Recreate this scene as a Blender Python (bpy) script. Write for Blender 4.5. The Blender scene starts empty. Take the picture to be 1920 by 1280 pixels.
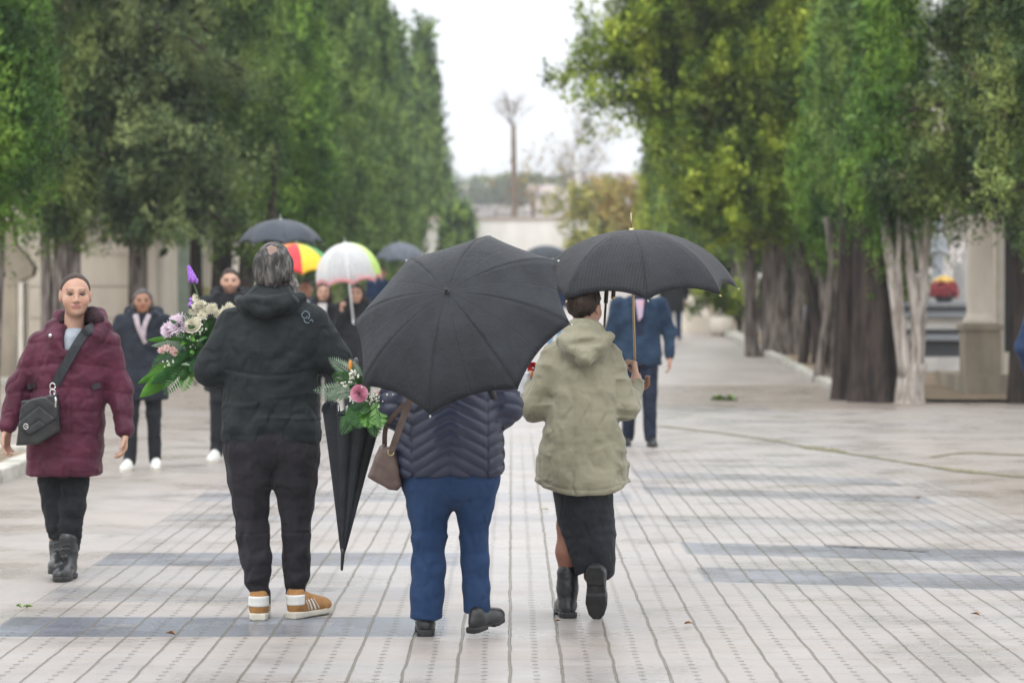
import bpy, math, numpy as np
from math import radians as R, sin, cos, pi
S = bpy.context.scene
COL = S.collection
rng = np.random.default_rng(7)
FPX, HZ, CAMZ = 5000.0, 550.0, 1.53          # focal length in photo pixels, horizon row, eye height

def zg(Y):                                     # the avenue climbs gently beyond the crossing
    return max(0.0, 0.025*(Y-40.0))
def sc_at(Y): return FPX/Y
def wx(px, Y): return (px-960.0)/FPX*Y
def wz(py, Y): return CAMZ+(HZ-py)/FPX*Y

# ------------------------------------------------------------------ objects
def tag(o, label=None, cat=None, group=None, kind=None):
    if label: o['label'] = label
    if cat: o['category'] = cat
    if group: o['group'] = group
    if kind: o['kind'] = kind
    return o
def thing(name, label, cat, loc=(0,0,0), rz=0, group=None):
    o = bpy.data.objects.new(name, None); COL.objects.link(o)
    o.location = loc; o.rotation_euler = (0,0,rz); o.empty_display_size = .1
    return tag(o, label, cat, group)
def mk(name, V, F, mat, parent=None, smooth=True, col=None, uv=None, midx=None, nrm=None):
    V = np.asarray(V, dtype=np.float32).reshape(-1,3)
    me = bpy.data.meshes.new(name)
    if isinstance(F, np.ndarray) and F.ndim == 2:
        n, k = F.shape
        me.vertices.add(len(V)); me.vertices.foreach_set('co', V.ravel())
        me.loops.add(n*k); me.loops.foreach_set('vertex_index', F.astype(np.int32).ravel())
        me.polygons.add(n); me.polygons.foreach_set('loop_start', np.arange(0, n*k, k, dtype=np.int32))
        me.update(calc_edges=True)
    else:
        me.from_pydata(V.tolist(), [], [list(map(int, f)) for f in F]); me.update()
    me.polygons.foreach_set('use_smooth', np.full(len(me.polygons), smooth, dtype=bool))
    for m in (mat if isinstance(mat, (list, tuple)) else [mat]): me.materials.append(m)
    if midx is not None: me.polygons.foreach_set('material_index', np.asarray(midx, dtype=np.int32))
    if col is not None:
        a = me.color_attributes.new('Col', 'FLOAT_COLOR', 'POINT')
        c = np.ones((len(V),4), dtype=np.float32); c[:,:3] = col; a.data.foreach_set('color', c.ravel())
    if uv is not None:
        a = me.attributes.new('PUV', 'FLOAT_VECTOR', 'POINT')
        u = np.zeros((len(V),3), dtype=np.float32); u[:,:2] = uv; a.data.foreach_set('vector', u.ravel())
    if nrm is not None: me.normals_split_custom_set_from_vertices(nrm.tolist())
    o = bpy.data.objects.new(name, me); COL.objects.link(o)
    if parent: o.parent = parent
    return o
class MB:
    def __init__(s): s.V = []; s.F = []; s.n = 0
    def add(s, V, F):
        V = np.asarray(V, float).reshape(-1,3)
        s.V.append(V); s.F += [tuple(int(i)+s.n for i in f) for f in F]; s.n += len(V); return s
    def box(s, c, d, rz=0):
        c = np.array(c); d = np.array(d)/2
        P = np.array([[x,y,z] for x in (-1,1) for y in (-1,1) for z in (-1,1)])*d
        if rz: P = P @ np.array([[cos(rz),sin(rz),0],[-sin(rz),cos(rz),0],[0,0,1]])
        return s.add(P+c, [(0,1,3,2),(4,6,7,5),(0,4,5,1),(2,3,7,6),(0,2,6,4),(1,5,7,3)])
    def tube(s, pts, rad, n=8, caps=True):
        P = np.array(pts, float); m = len(P); rad = np.broadcast_to(np.asarray(rad, float), (m,))
        T = np.gradient(P, axis=0); T /= np.linalg.norm(T, axis=1)[:,None]+1e-9
        u = np.cross(T[0], [0,0,1.0]); 
        if np.linalg.norm(u) < .1: u = np.cross(T[0], [0,1.0,0])
        V = []
        for i in range(m):
            u = u - T[i]*np.dot(u, T[i]); u /= np.linalg.norm(u)+1e-9
            w = np.cross(T[i], u)
            for a in range(n):
                t = 2*pi*a/n; V.append(P[i]+rad[i]*(cos(t)*u+sin(t)*w))
        F = [(i*n+a, i*n+(a+1)%n, (i+1)*n+(a+1)%n, (i+1)*n+a) for i in range(m-1) for a in range(n)]
        if caps: F += [tuple(range(n-1,-1,-1)), tuple((m-1)*n+a for a in range(n))]
        return s.add(V, F)
    def lathe(s, prof, c=(0,0,0), n=16):
        V = [(c[0]+r*cos(2*pi*a/n), c[1]+r*sin(2*pi*a/n), c[2]+z) for r, z in prof for a in range(n)]
        m = len(prof)
        F = [(i*n+a, i*n+(a+1)%n, (i+1)*n+(a+1)%n, (i+1)*n+a) for i in range(m-1) for a in range(n)]
        F += [tuple(range(n-1,-1,-1)), tuple((m-1)*n+a for a in range(n))]
        return s.add(V, F)
    def ball(s, c, r, n=8, m=6):
        r = np.broadcast_to(np.asarray(r, float), (3,)); V = []
        for i in range(m+1):
            p = pi*i/m
            for a in range(n):
                t = 2*pi*a/n; V.append((c[0]+r[0]*sin(p)*cos(t), c[1]+r[1]*sin(p)*sin(t), c[2]+r[2]*cos(p)))
        return s.add(V, [(i*n+a, (i+1)*n+a, (i+1)*n+(a+1)%n, i*n+(a+1)%n) for i in range(m) for a in range(n)])
    def xf(s, M, t=(0,0,0)):
        s.V = [np.vstack(s.V) @ np.array(M).T + np.array(t)]; return s
    def build(s, name, mat, parent=None, smooth=True):
        return mk(name, np.vstack(s.V), s.F, mat, parent, smooth)
def rotm(yaw=0, pitch=0, roll=0):              # columns give: yaw about z after pitch about x after roll about y
    cz, sz, cx, sx, cy, sy = cos(yaw), sin(yaw), cos(pitch), sin(pitch), cos(roll), sin(roll)
    return np.array([[cz,-sz,0],[sz,cz,0],[0,0,1]]) @ np.array([[1,0,0],[0,cx,-sx],[0,sx,cx]]) @ np.array([[cy,0,sy],[0,1,0],[-sy,0,cy]])
def bez(p, n=12):                              # smooth curve through control points (Catmull-Rom)
    p = [np.array(q, float) for q in p]; p = [2*p[0]-p[1]]+p+[2*p[-1]-p[-2]]; out = []
    for i in range(1, len(p)-2):
        for k in range(n):
            t = k/n
            out.append(.5*((2*p[i])+(p[i+1]-p[i-1])*t+(2*p[i-1]-5*p[i]+4*p[i+1]-p[i+2])*t*t+(-p[i-1]+3*p[i]-3*p[i+1]+p[i+2])*t**3))
    out.append(p[-2]); return np.array(out)

# ------------------------------------------------------------------ noise
_T = np.random.default_rng(3).random((32,32,32)).astype(np.float32)
def vn(P):
    i = np.floor(P).astype(np.int64); f = (P-i).astype(np.float32); f = f*f*(3-2*f); i &= 31; j = (i+1) & 31
    x0,y0,z0 = i.T; x1,y1,z1 = j.T; fx,fy,fz = f.T
    a = _T[x0,y0,z0]*(1-fx)+_T[x1,y0,z0]*fx; b = _T[x0,y1,z0]*(1-fx)+_T[x1,y1,z0]*fx
    c = _T[x0,y0,z1]*(1-fx)+_T[x1,y0,z1]*fx; d = _T[x0,y1,z1]*(1-fx)+_T[x1,y1,z1]*fx
    return (a*(1-fy)+b*fy)*(1-fz)+(c*(1-fy)+d*fy)*fz
def folds(sx, sy, sz, amp, seed=0, warp=.35):  # ridged, stretched noise: cloth folds
    def f(P):
        Q = P*np.array([sx,sy,sz])+seed*7.3
        w = vn(Q*.5+3.1)*warp*6
        a = 1-np.abs(2*vn(Q+w[:,None]*np.array([.5,.5,1]))-1)
        b = vn(Q*2.3+11)
        return amp*(.62-a*a)*1.2+amp*.5*(b-.5)
    return f

# ------------------------------------------------------------------ distance-field modelling (cloth, bodies)
class Fd:
    def __init__(s, lo, hi, h):
        s.lo = np.array(lo, float); s.h = h
        s.n = np.ceil((np.array(hi)-s.lo)/h).astype(int)+1
        s.v = np.full(s.n, .3, dtype=np.float32)
    def _sub(s, lo, hi):
        a = np.clip(np.floor((np.array(lo)-s.lo)/s.h).astype(int), 0, s.n-1)
        b = np.clip(np.ceil((np.array(hi)-s.lo)/s.h).astype(int)+1, 0, s.n)
        b = np.maximum(b, a)
        g = [(s.lo[i]+s.h*np.arange(a[i], b[i])).astype(np.float32) for i in range(3)]
        return (slice(a[0],b[0]),slice(a[1],b[1]),slice(a[2],b[2])), g[0][:,None,None], g[1][None,:,None], g[2][None,None,:]
    def put(s, fn, lo, hi, k=.02, neg=False):
        pad = k+3*s.h
        sl, X, Y, Z = s._sub(np.array(lo)-pad, np.array(hi)+pad)
        if 0 in s.v[sl].shape: return s
        a = s.v[sl]; b = fn(X, Y, Z).astype(np.float32)
        if neg: a = -a
        h = np.maximum(k-np.abs(a-b), 0)/k if k > 0 else 0
        m = np.minimum(a, b)-h*h*k*.25
        s.v[sl] = -m if neg else m
        return s
    def cap(s, a, b, ra, rb, k=.02, neg=False, ys=1.0):
        a = np.array(a, float); b = np.array(b, float); ba = b-a; L = np.dot(ba, ba)+1e-12; r = max(ra, rb)
        def fn(X, Y, Z):
            x, y, z = X-a[0], Y-a[1], Z-a[2]
            t = np.clip((x*ba[0]+y*ba[1]+z*ba[2])/L, 0, 1)
            return np.sqrt((x-t*ba[0])**2+((y-t*ba[1])/ys)**2+(z-t*ba[2])**2)-(ra+(rb-ra)*t)
        return s.put(fn, np.minimum(a, b)-r*max(1, ys), np.maximum(a, b)+r*max(1, ys), k, neg)
    def chain(s, P, rs, k=.02, ys=1.0):
        for i in range(len(P)-1): s.cap(P[i], P[i+1], rs[i], rs[i+1], k, ys=ys)
        return s
    def ell(s, c, r, k=.02, M=None, neg=False):
        c = np.array(c, float); r = np.array(r, float); rm = r.max()
        def fn(X, Y, Z):
            x, y, z = X-c[0], Y-c[1], Z-c[2]
            if M is not None:
                x, y, z = (M[0][0]*x+M[1][0]*y+M[2][0]*z, M[0][1]*x+M[1][1]*y+M[2][1]*z, M[0][2]*x+M[1][2]*y+M[2][2]*z)
            q = np.sqrt((x/r[0])**2+(y/r[1])**2+(z/r[2])**2)
            g = np.sqrt((x/r[0]**2)**2+(y/r[1]**2)**2+(z/r[2]**2)**2)+1e-6
            return q*(q-1)/g
        return s.put(fn, c-rm, c+rm, k, neg)
    def loft(s, rows, k=.02, e=2.0, capk=.02):  # rows: (z, cx, rx, cy, ry) ascending z
        A = np.array(sorted(rows), float); z0, z1 = A[0,0], A[-1,0]
        zz = np.linspace(z0, z1, 80)
        C = [np.interp(zz, A[:,0], A[:,i]) for i in range(1,5)]
        for i in range(4):
            for _ in range(6):
                c = C[i].copy(); c[1:-1] = (C[i][:-2]+2*C[i][1:-1]+C[i][2:])/4; C[i] = c
        def fn(X, Y, Z):
            cx, rx, cy, ry = [np.interp(np.clip(Z, z0, z1), zz, c) for c in C]
            x = np.abs((X-cx)/rx); y = np.abs((Y-cy)/ry)
            q = (x**e+y**e)**(1/e)+1e-6
            g = np.sqrt((x/rx)**2+(y/ry)**2)/np.maximum(np.sqrt(x*x+y*y), 1e-6)+1e-6
            d = (q-1)/g
            c = np.maximum(Z-z1, z0-Z)+0*d
            h = np.maximum(capk-np.abs(d-c), 0)/capk
            return np.maximum(d, c)+h*h*capk*.25
        m = (A[:,1]-A[:,2]).min(), (A[:,1]+A[:,2]).max(), (A[:,3]-A[:,4]).min(), (A[:,3]+A[:,4]).max()
        return s.put(fn, (m[0],m[2],z0), (m[1],m[3],z1), k)
    def cut(s, fn, k=.006):                     # keep where fn<0
        sl, X, Y, Z = s._sub(s.lo, s.lo+s.h*s.n)
        b = fn(X, Y, Z)+0*s.v; h = np.maximum(k-np.abs(s.v-b), 0)/k
        s.v = (np.maximum(s.v, b)+h*h*k*.25).astype(np.float32); return s
    def disp(s, *fns):
        m = np.abs(s.v) < .045
        P = np.argwhere(m)*s.h+s.lo
        d = 0
        for f in fns: d = d+f(P)
        s.v[m] += np.asarray(d, dtype=np.float32); return s
    def mesh(s, smooth=1):
        v = s.v; v[0]=v[-1]=.1; v[:,0]=v[:,-1]=.1; v[:,:,0]=v[:,:,-1]=.1
        b = (v < 0); c = b.astype(np.int8)
        q = sum(c[i:c.shape[0]-1+i, j:c.shape[1]-1+j, k:c.shape[2]-1+k] for i in (0,1) for j in (0,1) for k in (0,1))
        I = np.argwhere((q > 0) & (q < 8))
        ids = np.full(q.shape, -1, dtype=np.int32); ids[I[:,0],I[:,1],I[:,2]] = np.arange(len(I))
        O = np.array([(i,j,k) for i in (0,1) for j in (0,1) for k in (0,1)])
        val = np.stack([v[I[:,0]+o[0], I[:,1]+o[1], I[:,2]+o[2]] for o in O], 1)
        acc = np.zeros((len(I),3)); cnt = np.zeros(len(I))
        for a in range(8):
            for bb in range(a+1, 8):
                if np.abs(O[a]-O[bb]).sum() != 1: continue
                va, vb = val[:,a], val[:,bb]; mm = (va < 0) != (vb < 0)
                t = np.where(mm, va/np.where(mm, va-vb, 1), 0)
                acc += np.where(mm[:,None], O[a]+(O[bb]-O[a])*t[:,None], 0); cnt += mm
        V = (I+acc/cnt[:,None])*s.h+s.lo
        Q = []
        for ax in range(3):
            sl0 = [slice(None)]*3; sl1 = [slice(None)]*3; sl0[ax] = slice(0,-1); sl1[ax] = slice(1,None)
            d = b[tuple(sl0)] != b[tuple(sl1)]
            E = np.argwhere(d)
            u, w = (ax+1)%3, (ax+2)%3
            E = E[(E[:,u]>0)&(E[:,w]>0)&(E[:,u]<q.shape[u])&(E[:,w]<q.shape[w])]
            eu = np.zeros(3, int); eu[u] = 1; ew = np.zeros(3, int); ew[w] = 1
            cs = [E-eu-ew, E-ew, E, E-eu]
            f = np.stack([ids[x[:,0],x[:,1],x[:,2]] for x in cs], 1)
            inside = b[E[:,0],E[:,1],E[:,2]]
            f = np.where(inside[:,None], f, f[:,::-1]); Q.append(f)
        Q = np.vstack(Q)
        for _ in range(smooth):
            a = np.zeros_like(V); n = np.zeros(len(V))
            for i in range(4):
                np.add.at(a, Q[:,i], V[Q[:,(i+1)%4]]); np.add.at(a, Q[:,i], V[Q[:,(i+3)%4]]); np.add.at(n, Q[:,i], 2)
            V = V*.5+.5*a/np.maximum(n,1)[:,None]
        return V, Q
    def build(s, name, mat, parent, col=None, smooth=1):
        V, Q = s.mesh(smooth)
        o = mk(name, V, Q, mat, parent, True, col(V) if col else None)
        o_V[o.name] = V
        return o
o_V = {}
def surf(o, x, z, side=-1, tol=.014):          # y of the outermost surface of a built mesh at (x,z)
    V = o_V[o.name]; m = (np.abs(V[:,0]-x) < tol) & (np.abs(V[:,2]-z) < tol)
    while not m.any(): tol *= 1.5; m = (np.abs(V[:,0]-x) < tol) & (np.abs(V[:,2]-z) < tol)
    return V[m][:,1].min() if side < 0 else V[m][:,1].max()

# ------------------------------------------------------------------ materials
def newmat(name):
    m = bpy.data.materials.new(name); m.use_nodes = True
    nt = m.node_tree; return m, nt, nt.nodes['Principled BSDF'], nt.nodes['Material Output']
def NN(nt, t, **kw):
    n = nt.nodes.new(t)
    for k, v in kw.items():
        if k.startswith('i_'):
            key = k[2:]; key = int(key) if key.isdigit() else key
            n.inputs[key].default_value = v
        else: setattr(n, k, v)
    return n
def c4(c): return (c[0], c[1], c[2], 1)
def mix(nt, fac, a, b, mode='MIX'):
    n = NN(nt, 'ShaderNodeMix', data_type='RGBA', blend_type=mode)
    for sock, val in ((n.inputs[0], fac), (n.inputs[6], a), (n.inputs[7], b)):
        if hasattr(val, 'links') or hasattr(val, 'is_linked'): nt.links.new(val, sock)
        elif isinstance(val, (int, float)): sock.default_value = val
        else: sock.default_value = c4(val)
    return n.outputs[2]
def mth(nt, op, a, b=None, c=None, clamp=False):
    n = NN(nt, 'ShaderNodeMath', operation=op, use_clamp=clamp)
    for i, val in enumerate((a, b, c)):
        if val is None: continue
        if hasattr(val, 'is_linked'): nt.links.new(val, n.inputs[i])
        else: n.inputs[i].default_value = val
    return n.outputs[0]
def noise(nt, vec, scale, detail=3, rough=.55, stretch=None):
    if stretch:
        mp = NN(nt, 'ShaderNodeMapping'); mp.inputs['Scale'].default_value = stretch
        nt.links.new(vec, mp.inputs['Vector']); vec = mp.outputs[0]
    n = NN(nt, 'ShaderNodeTexNoise'); n.inputs['Scale'].default_value = scale
    n.inputs['Detail'].default_value = detail; n.inputs['Roughness'].default_value = rough
    nt.links.new(vec, n.inputs['Vector']); return n.outputs[0]
def ramp(nt, f, a, b):
    n = NN(nt, 'ShaderNodeMapRange', clamp=True, interpolation_type='SMOOTHSTEP'); n.inputs[1].default_value = a; n.inputs[2].default_value = b
    nt.links.new(f, n.inputs[0]); return n.outputs[0]
def M(name, col, col2=None, scale=12, rough=.75, bump=0, bscale=120, metal=0, sheen=0, spec=.4, attr=False, stretch=None, bdist=.004, coat=0, lo=.35, hi=.65):
    m, nt, p, out = newmat(name)
    tc = NN(nt, 'ShaderNodeTexCoord').outputs['Object']
    base = None
    if col2 is not None: base = mix(nt, ramp(nt, noise(nt, tc, scale, 4, .6, stretch), lo, hi), col, col2)
    if attr:
        a = NN(nt, 'ShaderNodeAttribute', attribute_name='Col').outputs[0]
        base = mix(nt, 1.0, a, base, 'MULTIPLY') if base is not None else a
    if base is not None: nt.links.new(base, p.inputs['Base Color'])
    else: p.inputs['Base Color'].default_value = c4(col)
    p.inputs['Roughness'].default_value = rough; p.inputs['Metallic'].default_value = metal
    p.inputs['Specular IOR Level'].default_value = spec
    if sheen: p.inputs['Sheen Weight'].default_value = sheen; p.inputs['Sheen Roughness'].default_value = .5
    if coat: p.inputs['Coat Weight'].default_value = coat
    if bump:
        b = NN(nt, 'ShaderNodeBump'); b.inputs['Strength'].default_value = bump; b.inputs['Distance'].default_value = bdist
        nt.links.new(noise(nt, tc, bscale, 3, .6, stretch), b.inputs['Height']); nt.links.new(b.outputs[0], p.inputs['Normal'])
    return m
# ================================================================== THE SETTING
# ---- sky, sun, camera
W = bpy.data.worlds.new('World'); S.world = W; W.use_nodes = True
nt = W.node_tree; bg = nt.nodes['Background']
SUN_EL, SUN_ROT = R(52), R(200)
sky = NN(nt, 'ShaderNodeTexSky', sky_type='NISHITA', sun_disc=False, sun_elevation=SUN_EL, sun_rotation=SUN_ROT, air_density=1.0, dust_density=3.0, ozone_density=1.0)
hs = NN(nt, 'ShaderNodeHueSaturation'); hs.inputs['Saturation'].default_value = .22
nt.links.new(sky.outputs[0], hs.inputs['Color'])
tcw = NN(nt, 'ShaderNodeTexCoord').outputs['Generated']
cl = noise(nt, tcw, 2.2, 5, .55, (1,1,2.5))
cloud = mix(nt, ramp(nt, cl, .3, .7), (10.6,11.0,11.6), (12.4,12.6,12.9))
zs = NN(nt, 'ShaderNodeSeparateXYZ'); nt.links.new(tcw, zs.inputs[0])
ov = mth(nt, 'ADD', 1.3, mth(nt, 'MULTIPLY', ramp(nt, zs.outputs[2], .02, .9), 1.25))      # an overcast sky is brighter overhead
skyc = mix(nt, .8, hs.outputs[0], cloud)
vm = NN(nt, 'ShaderNodeVectorMath', operation='SCALE'); nt.links.new(skyc, vm.inputs[0]); nt.links.new(ov, vm.inputs['Scale'])
nt.links.new(vm.outputs[0], bg.inputs['Color'])
bg.inputs['Strength'].default_value = .1
sun = bpy.data.lights.new('sun', 'SUN'); sun.energy = .9; sun.angle = R(25); sun.color = (1,.97,.92)
so = bpy.data.objects.new('sun', sun); COL.objects.link(so)
so.rotation_euler = (R(90)-SUN_EL, 0, R(180)-SUN_ROT)
cam = bpy.data.cameras.new('camera'); co = bpy.data.objects.new('camera', cam); COL.objects.link(co)
co.location = (0,0,CAMZ); co.rotation_euler = (R(90),0,0)
cam.sensor_width = 36; cam.lens = FPX/1920*36; cam.shift_y = -(640-HZ)/1920
cam.clip_start = .1; cam.clip_end = 5000
cam.dof.use_dof = True; cam.dof.focus_distance = 12.3; cam.dof.aperture_fstop = 2.9; cam.dof.aperture_blades = 9
S.camera = co
S.view_settings.view_transform = 'Standard'; S.view_settings.look = 'None'; S.view_settings.exposure = -.12; S.view_settings.gamma = 1
S.cycles.use_denoising = True; S.cycles.max_bounces = 6; S.cycles.diffuse_bounces = 3; S.cycles.transparent_max_bounces = 12

# ---- ground
def sheet(name, xs, ys, zoff, mat, kind='structure', zf=zg):
    V = [(x,y,zf(y)+zoff) for y in ys for x in xs]; n = len(xs)
    F = [(j*n+i, j*n+i+1, (j+1)*n+i+1, (j+1)*n+i) for j in range(len(ys)-1) for i in range(n-1)]
    o = mk(name, V, F, mat, None, False); o['kind'] = kind; return o
soil = M('soil', (.16,.115,.075), (.26,.20,.13), 3, .9, .6, 40, bdist=.02)
def zfar(y): return zg(min(y,124)) - max(0, y-124)*.002
sheet('ground', [-900,-60,-20,20,60,900], [-30,0,40,60,80,100,124,160,300,900], -.02, soil, zf=zfar)

def paving_mat():
    m, nt, p, out = newmat('paving_slabs')
    g = NN(nt, 'ShaderNodeTexCoord').outputs['Object']
    sp = NN(nt, 'ShaderNodeSeparateXYZ'); nt.links.new(g, sp.inputs[0]); X, Y = sp.outputs[0], sp.outputs[1]
    T = .214
    wob = mth(nt, 'MULTIPLY', mth(nt, 'SUBTRACT', noise(nt, g, 3.3, 4, .62, (1.6,.55,1)), .5), .028)
    xw = mth(nt, 'ADD', X, wob)
    u = mth(nt, 'DIVIDE', mth(nt, 'ADD', xw, 10-.147+.0), T)
    fu = mth(nt, 'ABSOLUTE', mth(nt, 'SUBTRACT', mth(nt, 'FRACT', u), .5))       # .5 on a joint, 0 at mid slab
    n_fine = noise(nt, g, 45, 4, .65); n_mid = noise(nt, g, 3.1, 4, .6); n_big = noise(nt, g, .55, 4, .55); n_row = noise(nt, g, 5, 2, .5, (.12,1.0,1))
    joint = ramp(nt, mth(nt, 'ADD', fu, mth(nt, 'MULTIPLY', mth(nt, 'SUBTRACT', n_fine, .5), .05)), .462, .49)
    v = mth(nt, 'DIVIDE', mth(nt, 'ADD', Y, 50), .105)
    fv = mth(nt, 'ABSOLUTE', mth(nt, 'SUBTRACT', mth(nt, 'FRACT', v), .5))
    dots = mth(nt, 'MULTIPLY', ramp(nt, mth(nt, 'ADD', fu, mth(nt, 'MULTIPLY', n_fine, .05)), .095, .06), ramp(nt, mth(nt, 'ADD', fv, mth(nt, 'MULTIPLY', n_fine, .1)), .4, .46))
    fv2 = mth(nt, 'ABSOLUTE', mth(nt, 'SUBTRACT', mth(nt, 'FRACT', mth(nt, 'DIVIDE', mth(nt, 'ADD', Y, 50.04), T)), .5))
    cross = mth(nt, 'MULTIPLY', ramp(nt, fv2, .45, .49), ramp(nt, n_mid, .3, .7))
    # lateral zone where the grooved slabs lie
    def box(a, b, s, w):   # soft window
        return mth(nt, 'MULTIPLY', ramp(nt, s, a-w, a+w), ramp(nt, s, b+w, b-w))
    zone = box(-2.36, 3.5, X, .03)
    zfade = ramp(nt, mth(nt, 'ADD', Y, mth(nt, 'MULTIPLY', X, 1.6)), 33, 22)
    zr = mth(nt, 'MULTIPLY', zone, zfade)
    # colours
    wn = NN(nt, 'ShaderNodeTexWhiteNoise', noise_dimensions='2D')
    cmb = NN(nt, 'ShaderNodeCombineXYZ'); nt.links.new(mth(nt, 'FLOOR', u), cmb.inputs[0]); nt.links.new(mth(nt, 'FLOOR', mth(nt, 'DIVIDE', mth(nt, 'ADD', Y, 50.04+T/2), T)), cmb.inputs[1])
    nt.links.new(cmb.outputs[0], wn.inputs['Vector'])
    base = mix(nt, ramp(nt, n_row, .3, .7), (.36,.318,.286), (.345,.322,.303))
    base = mix(nt, mth(nt, 'MULTIPLY', ramp(nt, n_big, .42, .68), .55), base, (.335,.28,.245))
    base = mix(nt, mth(nt, 'MULTIPLY', wn.outputs[0], .30), base, (.26,.245,.235))
    wr = NN(nt, 'ShaderNodeTexWhiteNoise', noise_dimensions='1D'); nt.links.new(mth(nt, 'FLOOR', mth(nt, 'DIVIDE', mth(nt, 'ADD', Y, 50.04+T/2), T*2)), wr.inputs['W'])
    base = mix(nt, mth(nt, 'MULTIPLY', mth(nt, 'MULTIPLY', wr.outputs[0], zone), .30), base, (.27,.275,.29))
    base = mix(nt, mth(nt, 'MULTIPLY', ramp(nt, n_mid, .5, .75), .35), base, (.24,.225,.21))
    # rows of slate-grey slabs
    bands = None
    for x0, x1, y0, y1, sl, st in BANDS:
        yy = mth(nt, 'ADD', Y, mth(nt, 'MULTIPLY', X, sl)) if sl else Y
        b = mth(nt, 'MULTIPLY', mth(nt, 'MULTIPLY', box(x0, x1, X, .015), box(y0, y1, yy, .02)), st)
        bands = b if bands is None else mth(nt, 'MAXIMUM', bands, b)
    bands = mth(nt, 'MULTIPLY', bands, ramp(nt, mth(nt, 'ADD', n_mid, mth(nt, 'MULTIPLY', wn.outputs[0], .25)), .2, .55))
    base = mix(nt, bands, base, mix(nt, wn.outputs[0], (.125,.135,.16), (.185,.20,.235)))
    base = mix(nt, mth(nt, 'MULTIPLY', mth(nt, 'MULTIPLY', joint, zr), mth(nt, 'ADD', .62, mth(nt, 'MULTIPLY', n_mid, .5)), clamp=True), base, (.145,.125,.09))
    base = mix(nt, mth(nt, 'MULTIPLY', mth(nt, 'MULTIPLY', dots, zr), .72), base, (.10,.085,.07))
    base = mix(nt, mth(nt, 'MULTIPLY', mth(nt, 'MULTIPLY', cross, zr), .6), base, (.14,.125,.105))
    midl = ramp(nt, mth(nt, 'ADD', fu, mth(nt, 'MULTIPLY', n_fine, .06)), .06, .035)
    base = mix(nt, mth(nt, 'MULTIPLY', mth(nt, 'MULTIPLY', midl, zr), .28), base, (.14,.125,.105))
    # grit and grime
    spk = NN(nt, 'ShaderNodeTexVoronoi'); spk.inputs['Scale'].default_value = 17; nt.links.new(g, spk.inputs['Vector'])
    wn2 = NN(nt, 'ShaderNodeSeparateColor'); nt.links.new(spk.outputs['Color'], wn2.inputs[0])
    spots = mth(nt, 'MULTIPLY', ramp(nt, spk.outputs['Distance'], .2, .08), mth(nt, 'GREATER_THAN', wn2.outputs[0], .58))
    base = mix(nt, mth(nt, 'MULTIPLY', spots, .5), base, (.13,.115,.1))
    base = mix(nt, mth(nt, 'MULTIPLY', ramp(nt, noise(nt, g, 70, 3, .75), .55, .70), .6), base, (.2,.185,.17))
    # brown silt on the right edge and near the beds
    silt = mth(nt, 'MULTIPLY', ramp(nt, mth(nt, 'ADD', X, mth(nt, 'MULTIPLY', noise(nt, g, 1.1, 5, .65), 2.5)), 4.3, 5.2), ramp(nt, Y, 27, 20))
    silt = mth(nt, 'MAXIMUM', silt, mth(nt, 'MULTIPLY', ramp(nt, mth(nt, 'ADD', Y, mth(nt, 'MULTIPLY', n_big, 3)), 36.4, 37.8), ramp(nt, Y, 47, 43)))
    silt = mth(nt, 'MAXIMUM', silt, mth(nt, 'MULTIPLY', ramp(nt, mth(nt, 'ADD', X, mth(nt, 'MULTIPLY', n_big, 1)), -2.2, -3.2), .6))
    base = mix(nt, mth(nt, 'MULTIPLY', silt, mth(nt, 'ADD', .25, mth(nt, 'MULTIPLY', n_mid, .6))), base, (.20,.155,.118))
    nt.links.new(base, p.inputs['Base Color'])
    wet = ramp(nt, mth(nt, 'ADD', noise(nt, g, 1.3, 4, .6), mth(nt, 'MULTIPLY', bands, .12)), .40, .66)
    rg = NN(nt, 'ShaderNodeMapRange'); rg.inputs[3].default_value = .46; rg.inputs[4].default_value = .24
    nt.links.new(wet, rg.inputs[0]); nt.links.new(rg.outputs[0], p.inputs['Roughness'])
    p.inputs['Specular IOR Level'].default_value = .4
    h = mth(nt, 'SUBTRACT', mth(nt, 'MULTIPLY', noise(nt, g, 60, 3, .7), .25), mth(nt, 'MULTIPLY', mth(nt, 'MAXIMUM', mth(nt, 'MULTIPLY', joint, 1.0), mth(nt, 'MULTIPLY', dots, .8)), zr))
    b = NN(nt, 'ShaderNodeBump'); b.inputs['Strength'].default_value = .8; b.inputs['Distance'].default_value = .010
    nt.links.new(h, b.inputs['Height']); nt.links.new(b.outputs[0], p.inputs['Normal'])
    return m
BANDS = [(-2.36,-.30,11.9,12.62,0,1.0),(-2.36,-.30,13.25,13.9,0,.35),(-2.36,-.30,15.0,15.75,0,.8),(-2.36,.9,17.9,18.5,0,.4),(-2.36,.9,19.6,20.5,0,.5),
         (1.03,3.1,14.45,15.2,.27,.75),(1.03,3.1,15.95,16.7,.27,.8),(1.03,2.9,18.0,18.6,.2,.35),(1.03,3.1,20.9,21.7,.5,.55),(1.03,3.1,22.7,23.6,.5,.5),(2.6,4.8,15.0,15.9,.1,.3),(.5,3.4,34.5,36.5,0,.35)]
pav = paving_mat()
sheet('paving', [-45,-4.15,5,45], [-25,10,25,37,42.6], 0, pav)
sheet('avenue', [-5,0,5], [42.6,50,60,75,90,105,121], -.004, M('avenue_paving', (.39,.35,.32), (.30,.265,.24), 1.2, .38, .3, 30))

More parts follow.
